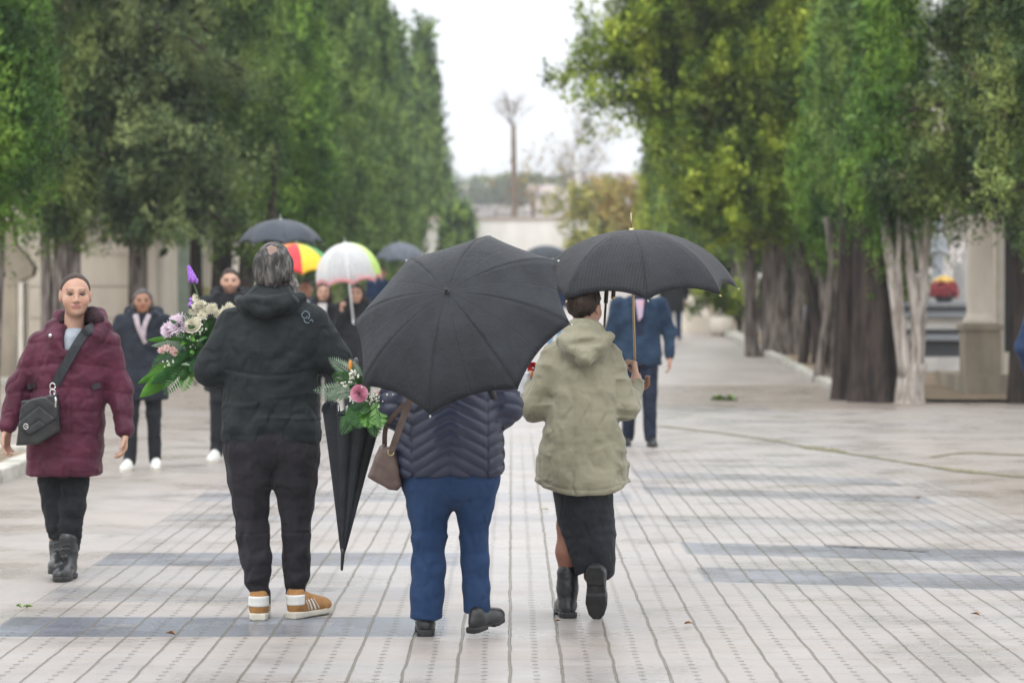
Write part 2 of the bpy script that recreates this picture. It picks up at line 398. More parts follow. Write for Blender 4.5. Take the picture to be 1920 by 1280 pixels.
kerbm = M('kerb_stone', (.52,.50,.45), (.34,.33,.28), 5, .75, .5, 50, bdist=.01)
def kerb(x0, y0, x1, y1, w=.18, h=.12, label_n='kerb'):
    mb = MB(); L = math.hypot(x1-x0, y1-y0); n = max(1, int(L/1.0)); a = math.atan2(y1-y0, x1-x0)
    for i in range(n):
        t = (i+.5)/n; c = (x0+(x1-x0)*t+rng.normal(0,.012), y0+(y1-y0)*t, zg(y0+(y1-y0)*t)+h/2-.03+rng.normal(0,.008))
        mb.box(c, (L/n-.012, w, h+.06), a+rng.normal(0,.006))
    o = mb.build(label_n, kerbm, None, False); o['kind'] = 'structure'
    bv = o.modifiers.new('bevel', 'BEVEL'); bv.width = .015; bv.segments = 2
    return o
kerb(5.0, 37.4, 5.0, 54.5); kerb(5.06, 56, 5.06, 120, .3); kerb(-5.0, 43, -5.0, 120)
kerb(-4.2, -5, -4.2, 24.6); kerb(-4.29, 24.7, -30, 24.7); kerb(-5.1, 42.8, -40, 42.8)
def bed(name, x0, x1, y0, y1, z, ny=2):
    ys = np.linspace(y0, y1, ny); return sheet(name, [x0, x1], ys, z, soil)
bed('soil_bed', -30, -4.29, -5, 24.6, .07); bed('soil_bed', 5.09, 45, 37.3, 40, .05); bed('soil_bed', 5.09, 45, 40.0, 121, .05)
bed('soil_bed', -45, -5.09, 42.9, 121, .05)

# ---- moss and silt along the drain line on the right
mm = M('moss', (.12,.115,.05), (.2,.175,.11), 9, .9, .7, 60)
def streak(pts, w, seed):
    r = np.random.default_rng(seed); P = bez(pts, 14); V = []; F = []
    for i, q in enumerate(P):
        ww = w*(.35+1.3*r.random())*(1 if 1 < i < len(P)-2 else .3); V += [(q[0],q[1]-ww/2,.006),(q[0]+.01,q[1]+ww/2,.006),(q[0],q[1],.012)]
        if i: a = 3*i-3; F += [(a,a+3,a+5,a+2),(a+2,a+5,a+4,a+1)]
    o = mk('moss_streak', V, F, mm, None, True); o['kind'] = 'stuff'; return o
def g2(px, py): Y = FPX*CAMZ/(py-HZ); return (wx(px, Y), Y, 0)
streak([g2(1225,798), g2(1380,816), g2(1500,836), g2(1560,846), g2(1700,868), g2(1800,884), g2(1960,897)], .16, 1)
streak([g2(1500,838), g2(1540,842), g2(1585,847)], .55, 2)
streak([g2(1740,858), g2(1800,850), g2(1870,851), g2(1960,856)], .14, 3)
streak([g2(1750,876), g2(1800,882), g2(1850,887)], .3, 4)
crack = M('wet_crack', (.05,.045,.045), (.10,.09,.085), 30, .4)
o = streak([g2(1545,1024), g2(1600,1026), g2(1660,1029), g2(1740,1035)], .045, 5); o.name = 'crack'; o.data.materials[0] = crack

# ---- trees
def leafmat(name, dark, mid, light, trans=.16, brown=None):
    m, nt, p, out = newmat(name)
    tc = NN(nt, 'ShaderNodeTexCoord').outputs['Object']; gi = NN(nt, 'ShaderNodeNewGeometry')
    f = mth(nt, 'ADD', mth(nt, 'MULTIPLY', ramp(nt, noise(nt, tc, 1.7, 3, .6, (1,1,.6)), .34, .66), .78), mth(nt, 'MULTIPLY', gi.outputs['Random Per Island'], .2))
    c = mix(nt, ramp(nt, f, .1, .55), dark, mid); c = mix(nt, ramp(nt, f, .5, .95), c, light)
    if brown: c = mix(nt, mth(nt, 'MULTIPLY', ramp(nt, noise(nt, tc, .9, 4, .6, (1.3,1.3,.9)), .6, .72), .8), c, brown)
    nt.links.new(c, p.inputs['Base Color']); p.inputs['Roughness'].default_value = .5; p.inputs['Specular IOR Level'].default_value = .3
    tr = NN(nt, 'ShaderNodeBsdfTranslucent'); nt.links.new(c, tr.inputs['Color'])
    mx = NN(nt, 'ShaderNodeMixShader'); mx.inputs[0].default_value = trans
    nt.links.new(p.outputs[0], mx.inputs[1]); nt.links.new(tr.outputs[0], mx.inputs[2]); nt.links.new(mx.outputs[0], out.inputs['Surface'])
    return m
LEAF = {
 'cyp':   leafmat('cypress_leaf', (.03,.072,.022), (.13,.235,.052), (.35,.49,.105)),
 'grey':  leafmat('grey_green_leaf', (.034,.066,.026), (.125,.185,.066), (.36,.43,.155)),
 'feath': leafmat('feathery_leaf', (.024,.07,.014), (.105,.23,.03), (.30,.49,.07)),
 'yel':   leafmat('yellow_green_leaf', (.045,.09,.014), (.23,.34,.032), (.58,.68,.08), brown=(.15,.10,.035)),
 'dark':  leafmat('dark_green_leaf', (.022,.05,.016), (.10,.165,.042), (.33,.41,.11), brown=(.15,.10,.06)),
 'aut':   leafmat('autumn_leaf', (.28,.19,.055), (.46,.34,.09), (.52,.44,.16)),
 'autg':  leafmat('olive_leaf', (.20,.22,.05), (.40,.40,.09), (.58,.54,.16)),
}
bark = M('bark', (.055,.04,.033), (.25,.215,.19), 9, .9, .9, 25, stretch=(1.6,1.6,.22), bdist=.03)
barkg = M('pale_bark', (.22,.18,.15), (.54,.49,.44), 9, .9, 1.0, 26, stretch=(1.8,1.8,.25), bdist=.03)
barkd = M('dark_bark', (.014,.011,.010), (.058,.041,.033), 7, .9, .8, 25, stretch=(1.6,1.6,.22), bdist=.03)

def leaves(C, Rr, n, L, wid, up, outw, seed, spray=5, rnd=.55, taper=.75):
    """leaf-sized rhombi in little sprays over the blobs C (k,3) with radii Rr (k,3)"""
    r = np.random.default_rng(seed); C = np.asarray(C, float); Rr = np.asarray(Rr, float)
    w = Rr[:,0]*Rr[:,2]; w = w/w.sum(); m = n//spray
    b = r.choice(len(C), m, p=w)
    d = r.normal(size=(m,3)); d /= np.linalg.norm(d, axis=1)[:,None]
    p = C[b]+d*Rr[b]*(r.random(m)**.4)[:,None]
    ax = d*outw+np.array([0,0,up])+r.normal(size=(m,3))*.35
    p = np.repeat(p, spray, 0); ax = np.repeat(ax, spray, 0)
    ax = ax/np.linalg.norm(ax, axis=1)[:,None]+r.normal(size=(m*spray,3))*rnd
    ax /= np.linalg.norm(ax, axis=1)[:,None]
    p = p+r.normal(size=p.shape)*L*.55
    sd = np.cross(ax, r.normal(size=p.shape)); sd /= np.linalg.norm(sd, axis=1)[:,None]+1e-6
    l = L*(.6+.8*r.random(len(p)))[:,None]; ww = l*wid
    V = np.stack([p, p+ax*l*.45+sd*ww*.5, p+ax*l, p+ax*l*.45-sd*ww*.5], 1).reshape(-1,3)
    # leaves of one clump share soft, outward normals, so a clump is lit as a clump
    dn = np.repeat(d, spray, 0); c0 = p-np.array([0,0,1.0])*p[:,2:3]; ro = c0/(np.linalg.norm(c0, axis=1)[:,None]+.2)
    nn = dn*.85+ro*.45+np.array([0,0,.15])+r.normal(size=p.shape)*.28; nn /= np.linalg.norm(nn, axis=1)[:,None]
    g = np.cross(ax, sd); fl = (g*nn).sum(1) > 0
    V = V.reshape(-1,4,3); V[fl] = V[fl][:,::-1]; V = V.reshape(-1,3)
    return V, np.arange(len(V)).reshape(-1,4), np.repeat(nn, 4, 0)
def join(a, o): return np.vstack([a[0], o[0]]), np.vstack([a[1], o[1]+len(a[0])]), np.vstack([a[2], o[2]])
def crown(name, a, mat, t): return mk(name, a[0], a[1], mat, t, True, nrm=a[2])
def fluted(mb, base, top, r0, r1, seed, n=16, m=14, flare=1.25, flute=.3, bend=.06):
    r = np.random.default_rng(seed); ph = r.random(6)*6.28; V = []
    base = np.array(base, float); top = np.array(top, float)
    for i in range(m+1):
        t = i/m; c = base+(top-base)*t+np.array([sin(3*t+ph[0]),cos(2.6*t+ph[1]),0])*bend*t
        rr = (r0+(r1-r0)*t)*(1+(flare-1)*max(0,1-t*5)**2)
        for a in range(n):
            q = 2*pi*a/n; k = 1+flute*(sin(5*q+ph[2]+1.2*t)+.6*sin(8*q+ph[3]-t)+.5*sin(3*q+ph[4]))*.5
            V.append((c[0]+rr*k*cos(q), c[1]+rr*k*sin(q), c[2]))
    F = [(i*n+a, i*n+(a+1)%n, (i+1)*n+(a+1)%n, (i+1)*n+a) for i in range(m) for a in range(n)]+[tuple(m*n+a for a in range(n))]
    mb.add(V, F)
def stems(root, specs, mat, seed):
    for j, (x0,y0,x1,y1,z1,r0,r1) in enumerate(specs):
        mb = MB(); fluted(mb, (x0,y0,-.06), (x1,y1,z1), r0, r1, seed*31+j); mb.build('trunk', mat if not isinstance(mat, list) else mat[j % len(mat)], root)
def column_blobs(r, Rb, z0, H, nb, k=(.42,.85), prof=None, lane=0):
    C = []; Q = []
    while len(C) < nb:
        u = r.random(); f = prof(u) if prof else (min(1, (u+.12)*3.2)*(1-u)**.5)
        if r.random() > f+.15: continue
        a = r.random()*2*pi if r.random() < .35 else r.normal(-pi/2+lane*.7, .95)
        rad = Rb*f*(.60+.42*r.random())
        C.append((rad*cos(a), rad*sin(a), z0+u*(H-z0))); s = .75+.5*r.random()
        Q.append((k[0]*s*(.5+.5*f), k[0]*s*(.5+.5*f), k[1]*s))
    return C, Q
def cypress(X, Y, Rb, H, z0, label, leaf='cyp', specs=None, bk=bark, nb=230, dens=1.15, L=None, up=1.1, outw=.55, k=(.24,.72), seed=0, group='cypresses along the avenue', name='cypress_tree', prof=None, lane=0, wid=.32):
    r = np.random.default_rng(seed+100); t = thing(name, label, 'tree', (X,Y,zg(Y)), 0, group)
    L = L or max(.062, Y*.0017); C, Q = column_blobs(r, Rb, z0, H, nb, k, prof, lane)
    n = int(dens*5.2*pi*Rb*(H-z0)/(L*L*wid)*.55)
    A_ = leaves(C, Q, min(n, 76000), L, wid, up, outw, seed)
    zc = np.linspace(z0+.25, H-.5, 16); fc = np.array([prof(u) if prof else min(1, (u+.12)*3.2)*(1-u)**.5 for u in (zc-z0)/(H-z0)])*Rb*.5
    A_ = join(A_, leaves(np.stack([0*zc,0*zc,zc],1), np.stack([fc,fc,0*zc+(H-z0)/14],1), 9000, max(.2,L*2), .45, up*.6, outw, seed+1))
    crown('crown', A_, LEAF[leaf], t)
    stems(t, specs or [(0,0,.05,0,min(H*.7,6),.2,.1),(-.22,-.1,-.25,0,4,.1,.06),(.2,-.12,.3,.1,4,.09,.05)], bk, seed+5)
    return t
spire = lambda u: min(1, (u+.12)*3.2)*(1-u)**.8
Hv = lambda Y: min(15, 1.53+.11*Y+5.0-zg(Y))
# left row, from the crossing to the far end
cypress(-6.35, 31.5, 1.15, 7.2, 2.25, 'bright feathery cypress cut by the upper left edge of the photo', 'feath', seed=1, dens=1.5, lane=.9, k=(.22,.75), nb=300)
stem_l = [(-.15,.1,-.1,.2,5,.2,.12),(.25,-.1,.35,0,4.5,.15,.09),(-.5,0,-.62,.1,4,.11,.07),(.55,.1,.75,.2,4,.1,.06)]
def cedar():
    r = np.random.default_rng(12); X, Y = -5.95, 44.0
    t = thing('conifer_tree', 'broad grey-green conifer with drooping boughs in front of the pale stone tomb', 'tree', (X,Y,zg(Y)))
    C = []; Q = []
    for i in range(170):
        z = 2.35+5.9*r.random(); a = r.normal(-pi/2, 1.2); ln = (2.05-.06*(z-2.3))*(.65+.4*r.random())
        n = 4
        for j in range(n):
            q = (j+1.4)/(n+.4); C.append((ln*q*cos(a), ln*q*sin(a)*.8, z+.35*q-.65*q*q)); s = .15+.12*(1-abs(q-.6))
            Q.append((s*1.35, s*1.35, s*.8))
        if i % 4 == 0: MB().tube(bez([(0,0,z),(ln*.5*cos(a),ln*.4*sin(a),z+.1),(ln*.9*cos(a),ln*.72*sin(a),z-.2)],4), [.05]*4+[.03]*4+[.012], 5).build('bough', barkd, t)
    for i in range(26):
        a = r.random()*2*pi; C.append((.8*cos(a)*r.random(), .7*sin(a)*r.random(), 2.6+5*r.random())); Q.append((.7,.6,.6))
    A_ = leaves(C, Q, 100000, .075, .34, -.25, .8, 5)
    zc = np.linspace(2.7,8,14); A_ = join(A_, leaves(np.stack([0*zc,0*zc,zc],1), np.stack([0*zc+.9,0*zc+.7,0*zc+.4],1), 9000, .2, .5, -.1, .8, 6))
    crown('crown', A_, LEAF['grey'], t)
    stems(t, [(-.25,.2,-.2,.2,7,.15,.1)], bark, 77)
cedar()
cypress(-4.95, 46.5, 1.35, Hv(46.5), 2.35, 'cypress with a cluster of dark trunks behind the purple flower spike', 'cyp', stem_l, barkd, seed=2, lane=.4)
cypress(-4.75, 54, 1.35, Hv(54), 1.5, 'tall cypress behind the dark grey umbrella on the left', 'feath', seed=3, lane=.5, k=(.26,1.0))
cypress(-5.15, 62, 1.5, Hv(62), 1.0, 'tall cypress behind the red and yellow umbrella', 'cyp', seed=4, lane=.5)
cypress(-5.1, 72, 1.6, Hv(72), .8, 'tall cypress behind the transparent dome umbrella', 'cyp', seed=6, lane=.5, k=(.3,.95))
cypress(-5.0, 84, 1.7, Hv(84), .7, 'tall hazy cypress right of the transparent umbrella in the left row', 'cyp', seed=7, lane=.6, k=(.32,1.0))
cypress(-5.0, 97, 1.9, 12.2, .6, 'tall cypress above the small grey umbrella, its flank cutting into the white sky', 'cyp', seed=8, prof=spire, lane=.6, k=(.34,1.1))
cypress(-4.95, 112, 1.9, 11.0, .5, 'pointed cypress near the far end of the left row', 'cyp', seed=9, prof=spire, lane=.6, k=(.34,1.1))
cypress(-4.2, 126, 2.1, 12.2, .4, 'last and sharpest pointed cypress of the left row, against the white sky', 'cyp', seed=10, prof=spire, lane=.6, k=(.34,1.1))
cypress(-2.55, 122, .75, 3.6, .1, 'small low cypress at the far end of the left row beside the white wall', 'cyp', seed=11, nb=40, k=(.35,.6), name='young_cypress')

# right row
def clumpy(X, Y, label, boughs, leaf, n, L, specs, bk, seed, name='conifer_tree', blob=(.22,.36), extra=None, group='clumpy conifers on the right'):
    r = np.random.default_rng(seed); t = thing(name, label, 'tree', (X,Y,zg(Y)), 0, group)
    C = []; Q = []
    for (bx,by,bz,ex,ey,ez,k,s) in boughs:
        for j in range(k):
            q = (j+1.2)/k; ce = np.array([bx+(ex-bx)*q, by+(ey-by)*q, bz+(ez-bz)*q+.25*sin(q*pi)])
            for _ in range(5):
                C.append(ce+r.normal(size=3)*s*np.array([.8,.7,.7])); z = blob[0]+(blob[1]-blob[0])*r.random(); Q.append((z,z,z*.85))
        MB().tube(bez([(bx,by,bz),(bx*.5+ex*.5,by*.5+ey*.5,bz*.5+ez*.5+.2),(ex,ey,ez)],5), np.linspace(.085,.015,11), 6).build('bough', barkd, t)
    A_ = leaves(C, Q, n, L, .42, .35, 1.0, seed, spray=6, rnd=.6)
    A_ = join(A_, leaves(C, np.array(Q)*.5, n//8, L*1.3, .5, .2, 1, seed+1))
    crown('crown', A_, LEAF[leaf], t); stems(t, specs, bk, seed)
    return t
def fan(r, n, zlo, zhi, reach, lane, s, bx=0, tilt=.5, spread=1.0, k=5):
    out = []
    for i in range(n):
        z = zlo+(zhi-zlo)*r.random(); a = r.normal(-pi/2-lane, spread); ln = reach*(.6+.5*r.random())
        out.append((bx,0,z, bx+ln*cos(a), ln*.75*sin(a), z+tilt*(r.random()-.35), k, s))
    return out
r5 = np.random.default_rng(5)
# big yellow-green tree leaning over the lane
B = fan(r5, 54, 2.5, 8.2, 1.75, .5, .36, 0)
B += [(-.3,0,5.0,-2.6,-.6,5.6,7,.36),(-.3,0,4.6,-2.2,-.9,4.7,7,.36),(-.4,0,5.6,-3.35,-.3,6.0,8,.34),(-.4,.2,6.2,-3.0,-.2,7.2,8,.36),(-.3,.2,6.6,-2.3,0,8.0,7,.38),
      (0,0,4.0,-1.4,-1.1,3.6,6,.36),(0,0,3.2,-.9,-1.1,2.7,5,.34),(.2,0,3.4,.9,-1.1,2.7,5,.34),(-.4,0,5.2,-3.9,-.4,5.55,8,.26),(-.3,0,3.8,-1.9,-1.0,3.9,6,.36),(-.3,0,3.4,-1.5,-1.1,3.2,6,.34),(-.3,0,5.4,-2.4,-.8,6.4,7,.38),(-.3,.2,7,-2.0,-.4,7.6,7,.4),(0,0,4.4,1.2,-1.0,4.0,6,.38),(0,0,5.4,1.2,-1.0,5.4,6,.38)]
for _ in range(16): B.append((-.4,.1,4.6+2.6*r5.random(), -1.6-1.9*r5.random(), -.9+1.0*r5.random(), 4.6+3.6*r5.random(), 7, .4))
clumpy(5.0, 52, 'big yellow-green conifer on the right leaning far out over the lane', B, 'yel', 190000, .095,
       [(.2,0,-.1,0,7,.26,.1),(-.3,.1,-.35,.2,4,.12,.08),(.55,-.1,.6,0,4,.12,.07),(.85,.2,.95,.2,3.5,.1,.06)], bark, 21)
cypress(5.35, 37.6, .78, 6.6, 2.15, 'bright green cypress with hanging streaky foliage on the right, above a broad dark trunk', 'feath',
        [(-.25,0,-.18,.1,5,.31,.25),(-.62,.5,-.6,.5,3.5,.13,.09)], barkd, nb=330, dens=1.6, seed=22, up=-1.0, outw=.25, k=(.15,.85), L=.08, wid=.2)
t = thing('forked_tree', 'pale bare forked trunk standing beside the broad dark trunk on the right', 'tree', (5.56,37.2,0))
def fork(mb, P, r): mb.tube(bez(P,5), np.linspace(r[0],r[1],(len(P)-1)*5+1), 9)
mb = MB(); fluted(mb, (0,0,-.06), (0,0,.55), .2, .17, 5, flare=1.25, m=6)
mb.build('trunk', barkg, t)
for P, rr in (([(-.06,0,.4),(-.17,0,1.2),(-.27,0,1.9),(-.42,.05,2.9),(-.45,.1,3.4)],(.11,.05)),([(-.15,0,1.1),(-.17,-.02,1.9),(-.16,0,3.2)],(.07,.035)),
              ([(.07,0,.4),(.08,-.02,1.2),(-.02,0,2.0),(-.08,0,3.1)],(.10,.05)),([(.05,0,.8),(.17,0,1.6),(.2,0,2.4),(.23,.05,3.2)],(.085,.04)),
              ([(.17,0,1.75),(.08,.02,2.35),(-.08,.05,3.0)],(.05,.03)),([(.12,0,.35),(.17,.05,1.2),(.28,.1,2.6)],(.07,.04))):
    m2 = MB(); fork(m2, P, rr); m2.build('limb', barkg, t)
r6 = np.random.default_rng(6)
clumpy(6.6, 36.6, 'dark green clumpy conifer on the right, above the pale forked trunk', fan(r6, 64, 2.6, 7.2, 1.2, .2, .30, 0), 'dark', 110000, .07, [(.5,.5,.4,.5,6,.16,.09)], barkd, 23, blob=(.15,.27))
r7 = np.random.default_rng(8)
clumpy(6.15, 29.5, 'dark conifer in the upper right corner of the photo, nearest of the right row', fan(r7, 54, 2.05, 6.2, .95, .2, .24, 0, spread=1.2), 'dark', 100000, .06, [(.7,.6,.7,.6,6,.16,.1)], barkd, 24, blob=(.13,.24))
def many(seed, n, w, r0=.09, h=2.7, lean=.2):
    r = np.random.default_rng(seed); return [((r.random()-.5)*w, (r.random()-.2)*.6, (r.random()-.5)*(w+lean)*.9, .2+(r.random()-.2)*.6, h, r0*(.6+.8*r.random()), r0*.5) for _ in range(n)]
cypress(5.6, 43.0, .85, Hv(43), 2.3, 'cypress with a row of thin grey stems, left of the broad dark trunk', 'cyp', many(3, 14, 1.25, .07), [bark, bark, barkd], seed=25, nb=150)
cypress(5.75, 48.0, .9, 6.5, 2.0, 'cypress with streaked grey trunks under the big yellow-green tree', 'feath', many(5, 14, 1.2, .085), [bark, barkd, bark], seed=26, nb=150)
cypress(5.7, 62, 1.15, 7.6, 1.6, 'green cypress with pale trunks behind the raised black umbrella', 'cyp', many(7, 8, 1.2, .11), [barkg, bark], seed=27, nb=170, lane=-.4)
cypress(5.65, 71, 1.2, 7.6, 1.5, 'deep green cypress with pale stems farther up the right row', 'cyp', many(9, 7, 1.1, .12), [barkg, bark], seed=28, nb=170, lane=-.4)
cypress(5.5, 83, 1.25, 7.8, 1.2, 'cypress beside the autumn tree in the right row', 'cyp', many(11, 4, 1.0, .14), barkg, seed=29, nb=170, lane=-.5)
cypress(5.6, 97, 1.3, 8.0, .9, 'farthest green cypress of the right row, next to the autumn foliage', 'yel', many(12, 3, .8, .14), bark, seed=30, nb=170, lane=-.5)
cypress(8.4, 47, 1.5, 9, 2.6, 'dark cypress behind the raised grave on the right', 'dark', seed=61, nb=260, dens=.9)
cypress(9.4, 38.5, 1.5, 8, 2.4, 'dark conifer above the columned tomb at the right edge', 'dark', seed=62, nb=260, dens=.9)
cypress(8.2, 58, 1.6, 10, .8, 'dark cypress behind the headstones in the second row', 'dark', seed=63, nb=200, dens=.8)
cypress(7.6, 72, 1.8, 11, .6, 'dark cypress in the second row behind the pale trunks', 'dark', seed=64, nb=200, dens=.8)
cypress(-8.0, 53, 1.9, 10.5, 1.5, 'dark cypress behind the pale stone tomb on the left', 'dark', seed=65, nb=260, dens=.9)
cypress(-7.3, 43.2, .95, 9, 2.35, 'dark narrow cypress above the woman in burgundy, left of the grey-green conifer', 'dark', seed=67, nb=260)
cypress(-6.9, 62, 1.8, 11, 1.0, 'dark cypress in the second row behind the grey-green conifer', 'cyp', seed=66, nb=220, dens=.8)

# bare and autumn trees behind the white wall
twigm = M('twig_bark', (.16,.12,.09), (.24,.19,.15), 5, .9)
def bare(X, Y, z0, label, th, r0, spread, n, seed, up=.75, leafn=0, leaf='aut', depth=3, bl=.26, low=.55, group='bare trees beyond the wall'):
    r = np.random.default_rng(seed); t = thing('bare_tree', label, 'tree', (X,Y,z0), 0, group)
    mb = MB(); mb.tube(bez([(0,0,-.2),(.05,0,th*.5),(0,0,th)],5), np.linspace(r0,r0*.75,11), 8); mb.build('trunk', twigm, t)
    br = MB(); tips = []
    def grow(p, d, l, rad, k):
        q = p+d*l*.5+r.normal(size=3)*l*.06; e = p+d*l
        br.tube([p,q,e], [rad,rad*.8,rad*.55], 4); tips.append(e)
        if k:
            for _ in range(3 if k > 1 else 4):
                dd = d+r.normal(size=3)*spread+np.array([0,0,.15]); grow(e if r.random()<.7 else q, dd/np.linalg.norm(dd), l*(.55+.25*r.random()), rad*.55, k-1)
    for i in range(n):
        d = np.array([r.normal()*spread*1.3, r.normal()*spread, up]); grow(np.array([0,0,th*(1 if i<3 else low+(1-low)*r.random())]), d/np.linalg.norm(d), th*bl, r0*.13+.006, depth)
    br.build('branches', twigm, t)
    if leafn:
        P = np.array(tips); A_ = leaves(P, np.full((len(P),3),.35), leafn, .2, .5, 0, 1, seed, spray=3); crown('foliage', A_, LEAF[leaf], t)
bare(.07, 135, 2.3, 'bare pollarded tree with a straight trunk, in the middle of the sky gap', 7.7, .17, .42, 11, 41, depth=3, bl=.105, low=.97)
bare(1.1, 142, 2.2, 'thin bare tree just right of the pollarded one with a few orange leaves', 4.6, .12, .34, 8, 42, leafn=220)
bare(3.1, 138, 2.2, 'bare slender tree in front of the autumn foliage', 5.4, .13, .34, 9, 43, leafn=160)
bare(-.9, 150, 2.0, 'faint bare tree left of the pollarded one', 4.2, .09, .34, 7, 44)
bare(4.0, 146, 2.0, 'tall bare tree behind the autumn foliage by the leaning conifer', 6.0, .13, .36, 9, 45, leafn=120)
r = np.random.default_rng(77)
for (X, Y, z0, w, h, lf, lab, sd) in ((4.2,118,zg(118),1.9,4.6,'autg','olive and gold autumn tree at the end of the right row',51),(5.4,112,zg(112),1.2,4.5,'aut','orange-leaved autumn tree beside the right row',52),(3.2,128,2.2,1.0,2.9,'aut','low yellow autumn shrub over the white wall',53)):
    t = thing('autumn_tree', lab, 'tree', (X,Y,z0))
    C = [(r.normal()*w*.5, r.normal()*w*.4, h*(.3+.65*r.random())) for _ in range(46)]; Q = [(.5,.5,.45)]*46
    A_ = leaves(C, Q, 5200, .22, .5, .2, 1, sd, spray=4); crown('crown', A_, LEAF[lf], t)
    mb = MB()
    for i in range(5): mb.tube(bez([(0,0,-.2),(r.normal()*.2,r.normal()*.2,h*.4),(r.normal()*w*.5,r.normal()*.4,h*.8)],4), np.linspace(.1,.02,9), 6)
    mb.build('trunk', twigm, t)

# ---- white wall closing the avenue, and the far hillside
plaster = M('white_plaster', (.84,.82,.78), (.74,.71,.66), .8, .85, .3, 20, stretch=(1,1,.35))
t = thing('white_wall', 'white plastered wall closing the far end of the avenue', 'wall', (0,123,2.0))
MB().box((0,0,1.42), (26,.35,3.0)).build('wall_body', plaster, t, False)
MB().box((0,0,2.98), (26.1,.5,.12)).build('coping', M('coping', (.42,.33,.28), (.55,.48,.42), 3, .8), t, False)
def hill():
    xs = np.linspace(-320, 320, 60); ys = np.linspace(380, 900, 24); r = np.random.default_rng(4); V = []
    for y in ys:
        for x in xs:
            u = (y-380)/520; V.append((x, y, 2+ (26+2.0*sin(x*.021+1)+1.4*sin(x*.06))*min(1, u*1.9)**.8))
    n = len(xs); F = [(j*n+i, j*n+i+1, (j+1)*n+i+1, (j+1)*n+i) for j in range(len(ys)-1) for i in range(n-1)]
    o = mk('hill', V, F, M('hill_fields', (.37,.29,.26), (.27,.235,.21), .02, .95, stretch=(1,.5,1)), None); o['kind'] = 'structure'
hill()
farm = [M('far_plaster', (.50,.43,.38), (.45,.39,.35), .3), M('far_roof', (.34,.28,.25), (.38,.31,.28), 1), M('far_window', (.25,.23,.22))]
for (px, py, w, h, lab) in ((888,356,7,2.0,'small pale building on the hillside left of the pollarded tree'),(1020,362,5,2.0,'small pale house on the hillside right of the pollarded trunk')):
    Y = 520 if py < 360 else 470; X = wx(px, Y); z = wz(py+9, Y)
    t = thing('hillside_house', lab, 'house', (X,Y,z-1.2), 0, 'houses on the far hillside')
    MB().box((0,0,h/2-.4), (w,8,h+.8)).build('wall', farm[0], t, False)
    MB().add([(-w/2-.4,-4.4,h),(w/2+.4,-4.4,h),(w/2+.4,4.4,h),(-w/2-.4,4.4,h),(-w/2-.4,0,h+1.5),(w/2+.4,0,h+1.5)], [(0,1,5,4),(2,3,4,5),(1,2,5),(3,0,4),(3,2,1,0)]).build('roof', farm[1], t, False)
    for k in range(4):
        MB().box((-w/2+w*(k+.5)/4,-4.02,h*.5), (1.0,.06,1.3)).build('window', farm[2], t, False)
def copse(px, py, w, h, lab, sd):
    Y = 500; t = thing('far_trees', lab, 'trees', (wx(px,Y),Y,wz(py,Y)-h*.6)); t['kind'] = 'stuff'
    r = np.random.default_rng(sd); C = [(r.normal()*w*.4, r.normal()*2, h*(.2+.6*r.random())) for _ in range(40)]
    A_ = leaves(C, [(h*.3,)*3]*40, 2500, .9, .6, 0, 1, sd); crown('foliage', A_, LEAF['dark'], t)
copse(945, 364, 9, 3.2, 'dark clump of far trees on the hillside behind the pollarded trunk', 1); copse(1000, 341, 14, 2.4, 'low line of dark trees along the far skyline', 2)

# ---- tombs on the left
stone = M('warm_stone', (.72,.65,.55), (.62,.55,.46), 2.2, .85, .35, 30, stretch=(1,1,.4))
stoned = M('weathered_stone', (.33,.28,.21), (.22,.19,.15), 2.5, .9, .5, 30, stretch=(1,1,.4))
stonep = M('pale_stone', (.66,.61,.53), (.58,.53,.45), 3, .85, .3, 30)
def prism(mb, prof, y0, y1):
    n = len(prof); mb.add([(x,y0,z) for x,z in prof]+[(x,y1,z) for x,z in prof], [tuple(range(n)), tuple(range(2*n-1,n-1,-1))]+[(i,n+i,n+(i+1)%n,(i+1)%n) for i in range(n)])
t = thing('stone_tomb', 'large pale stone tomb behind the woman in the burgundy coat', 'tomb', (-8.1,46.4,.16))
MB().box((0,1.5,2.1), (3.9,3,4.2)).build('wall', stone, t, False)
for x, w, d in ((-1.62,.16,.12),(-1.36,.1,.07),(-.98,.12,.08),(-.72,.09,.06),(-.4,.1,.05),(1.55,.22,.14),(1.85,.14,.1)):
    MB().box((x,-d/2-.002,1.9), (w,d,3.6)).build('pilaster', stonep if w < .13 else stone, t, False)
for z in (.95,1.5,2.05,2.6): MB().box((.55,-.008,z), (1.7,.008,.008)).build('block_joint', stoned, t, False)
MB().box((0,-.16,.12), (4.2,.34,.32)).build('plinth', stoned, t, False)
MB().box((0,1.4,4.32), (4.4,3.6,.24)).build('cornice', stoned, t, False)
t = thing('stone_buttress', 'weathered stone scroll buttress at the left edge behind the burgundy coat', 'buttress', (-8.15,43.6,.1))
mb = MB(); prism(mb, [(-.9,1.62),(.1,1.62),(.33,1.72),(.36,1.86),(.22,2.05),(.06,2.22),(.02,2.4),(.06,2.62),(-.9,2.62)], -.2, .2); mb.build('scroll', stoned, t, False)
MB().box((-.35,0,.8), (.9,.5,1.62)).build('pedestal', stoned, t, False); MB().box((.16,-.06,.86), (.08,.4,1.5)).build('moulding', stonep, t, False)
MB().box((-.3,0,2.8), (1.1,.5,.35)).build('capital', stone, t, False)
t = thing('tomb_doorway', 'tomb doorway with a pale green door between the tree trunks on the left', 'tomb', (-6.15,49,.22))
MB().box((0,1,1.6), (1.9,1.6,3.4)).build('wall', stone, t, False)
MB().box((-.1,.16,1.5), (.62,.06,2.3)).build('door', M('pale_green_paint', (.44,.53,.45), (.36,.46,.39), 3, .6), t, False)
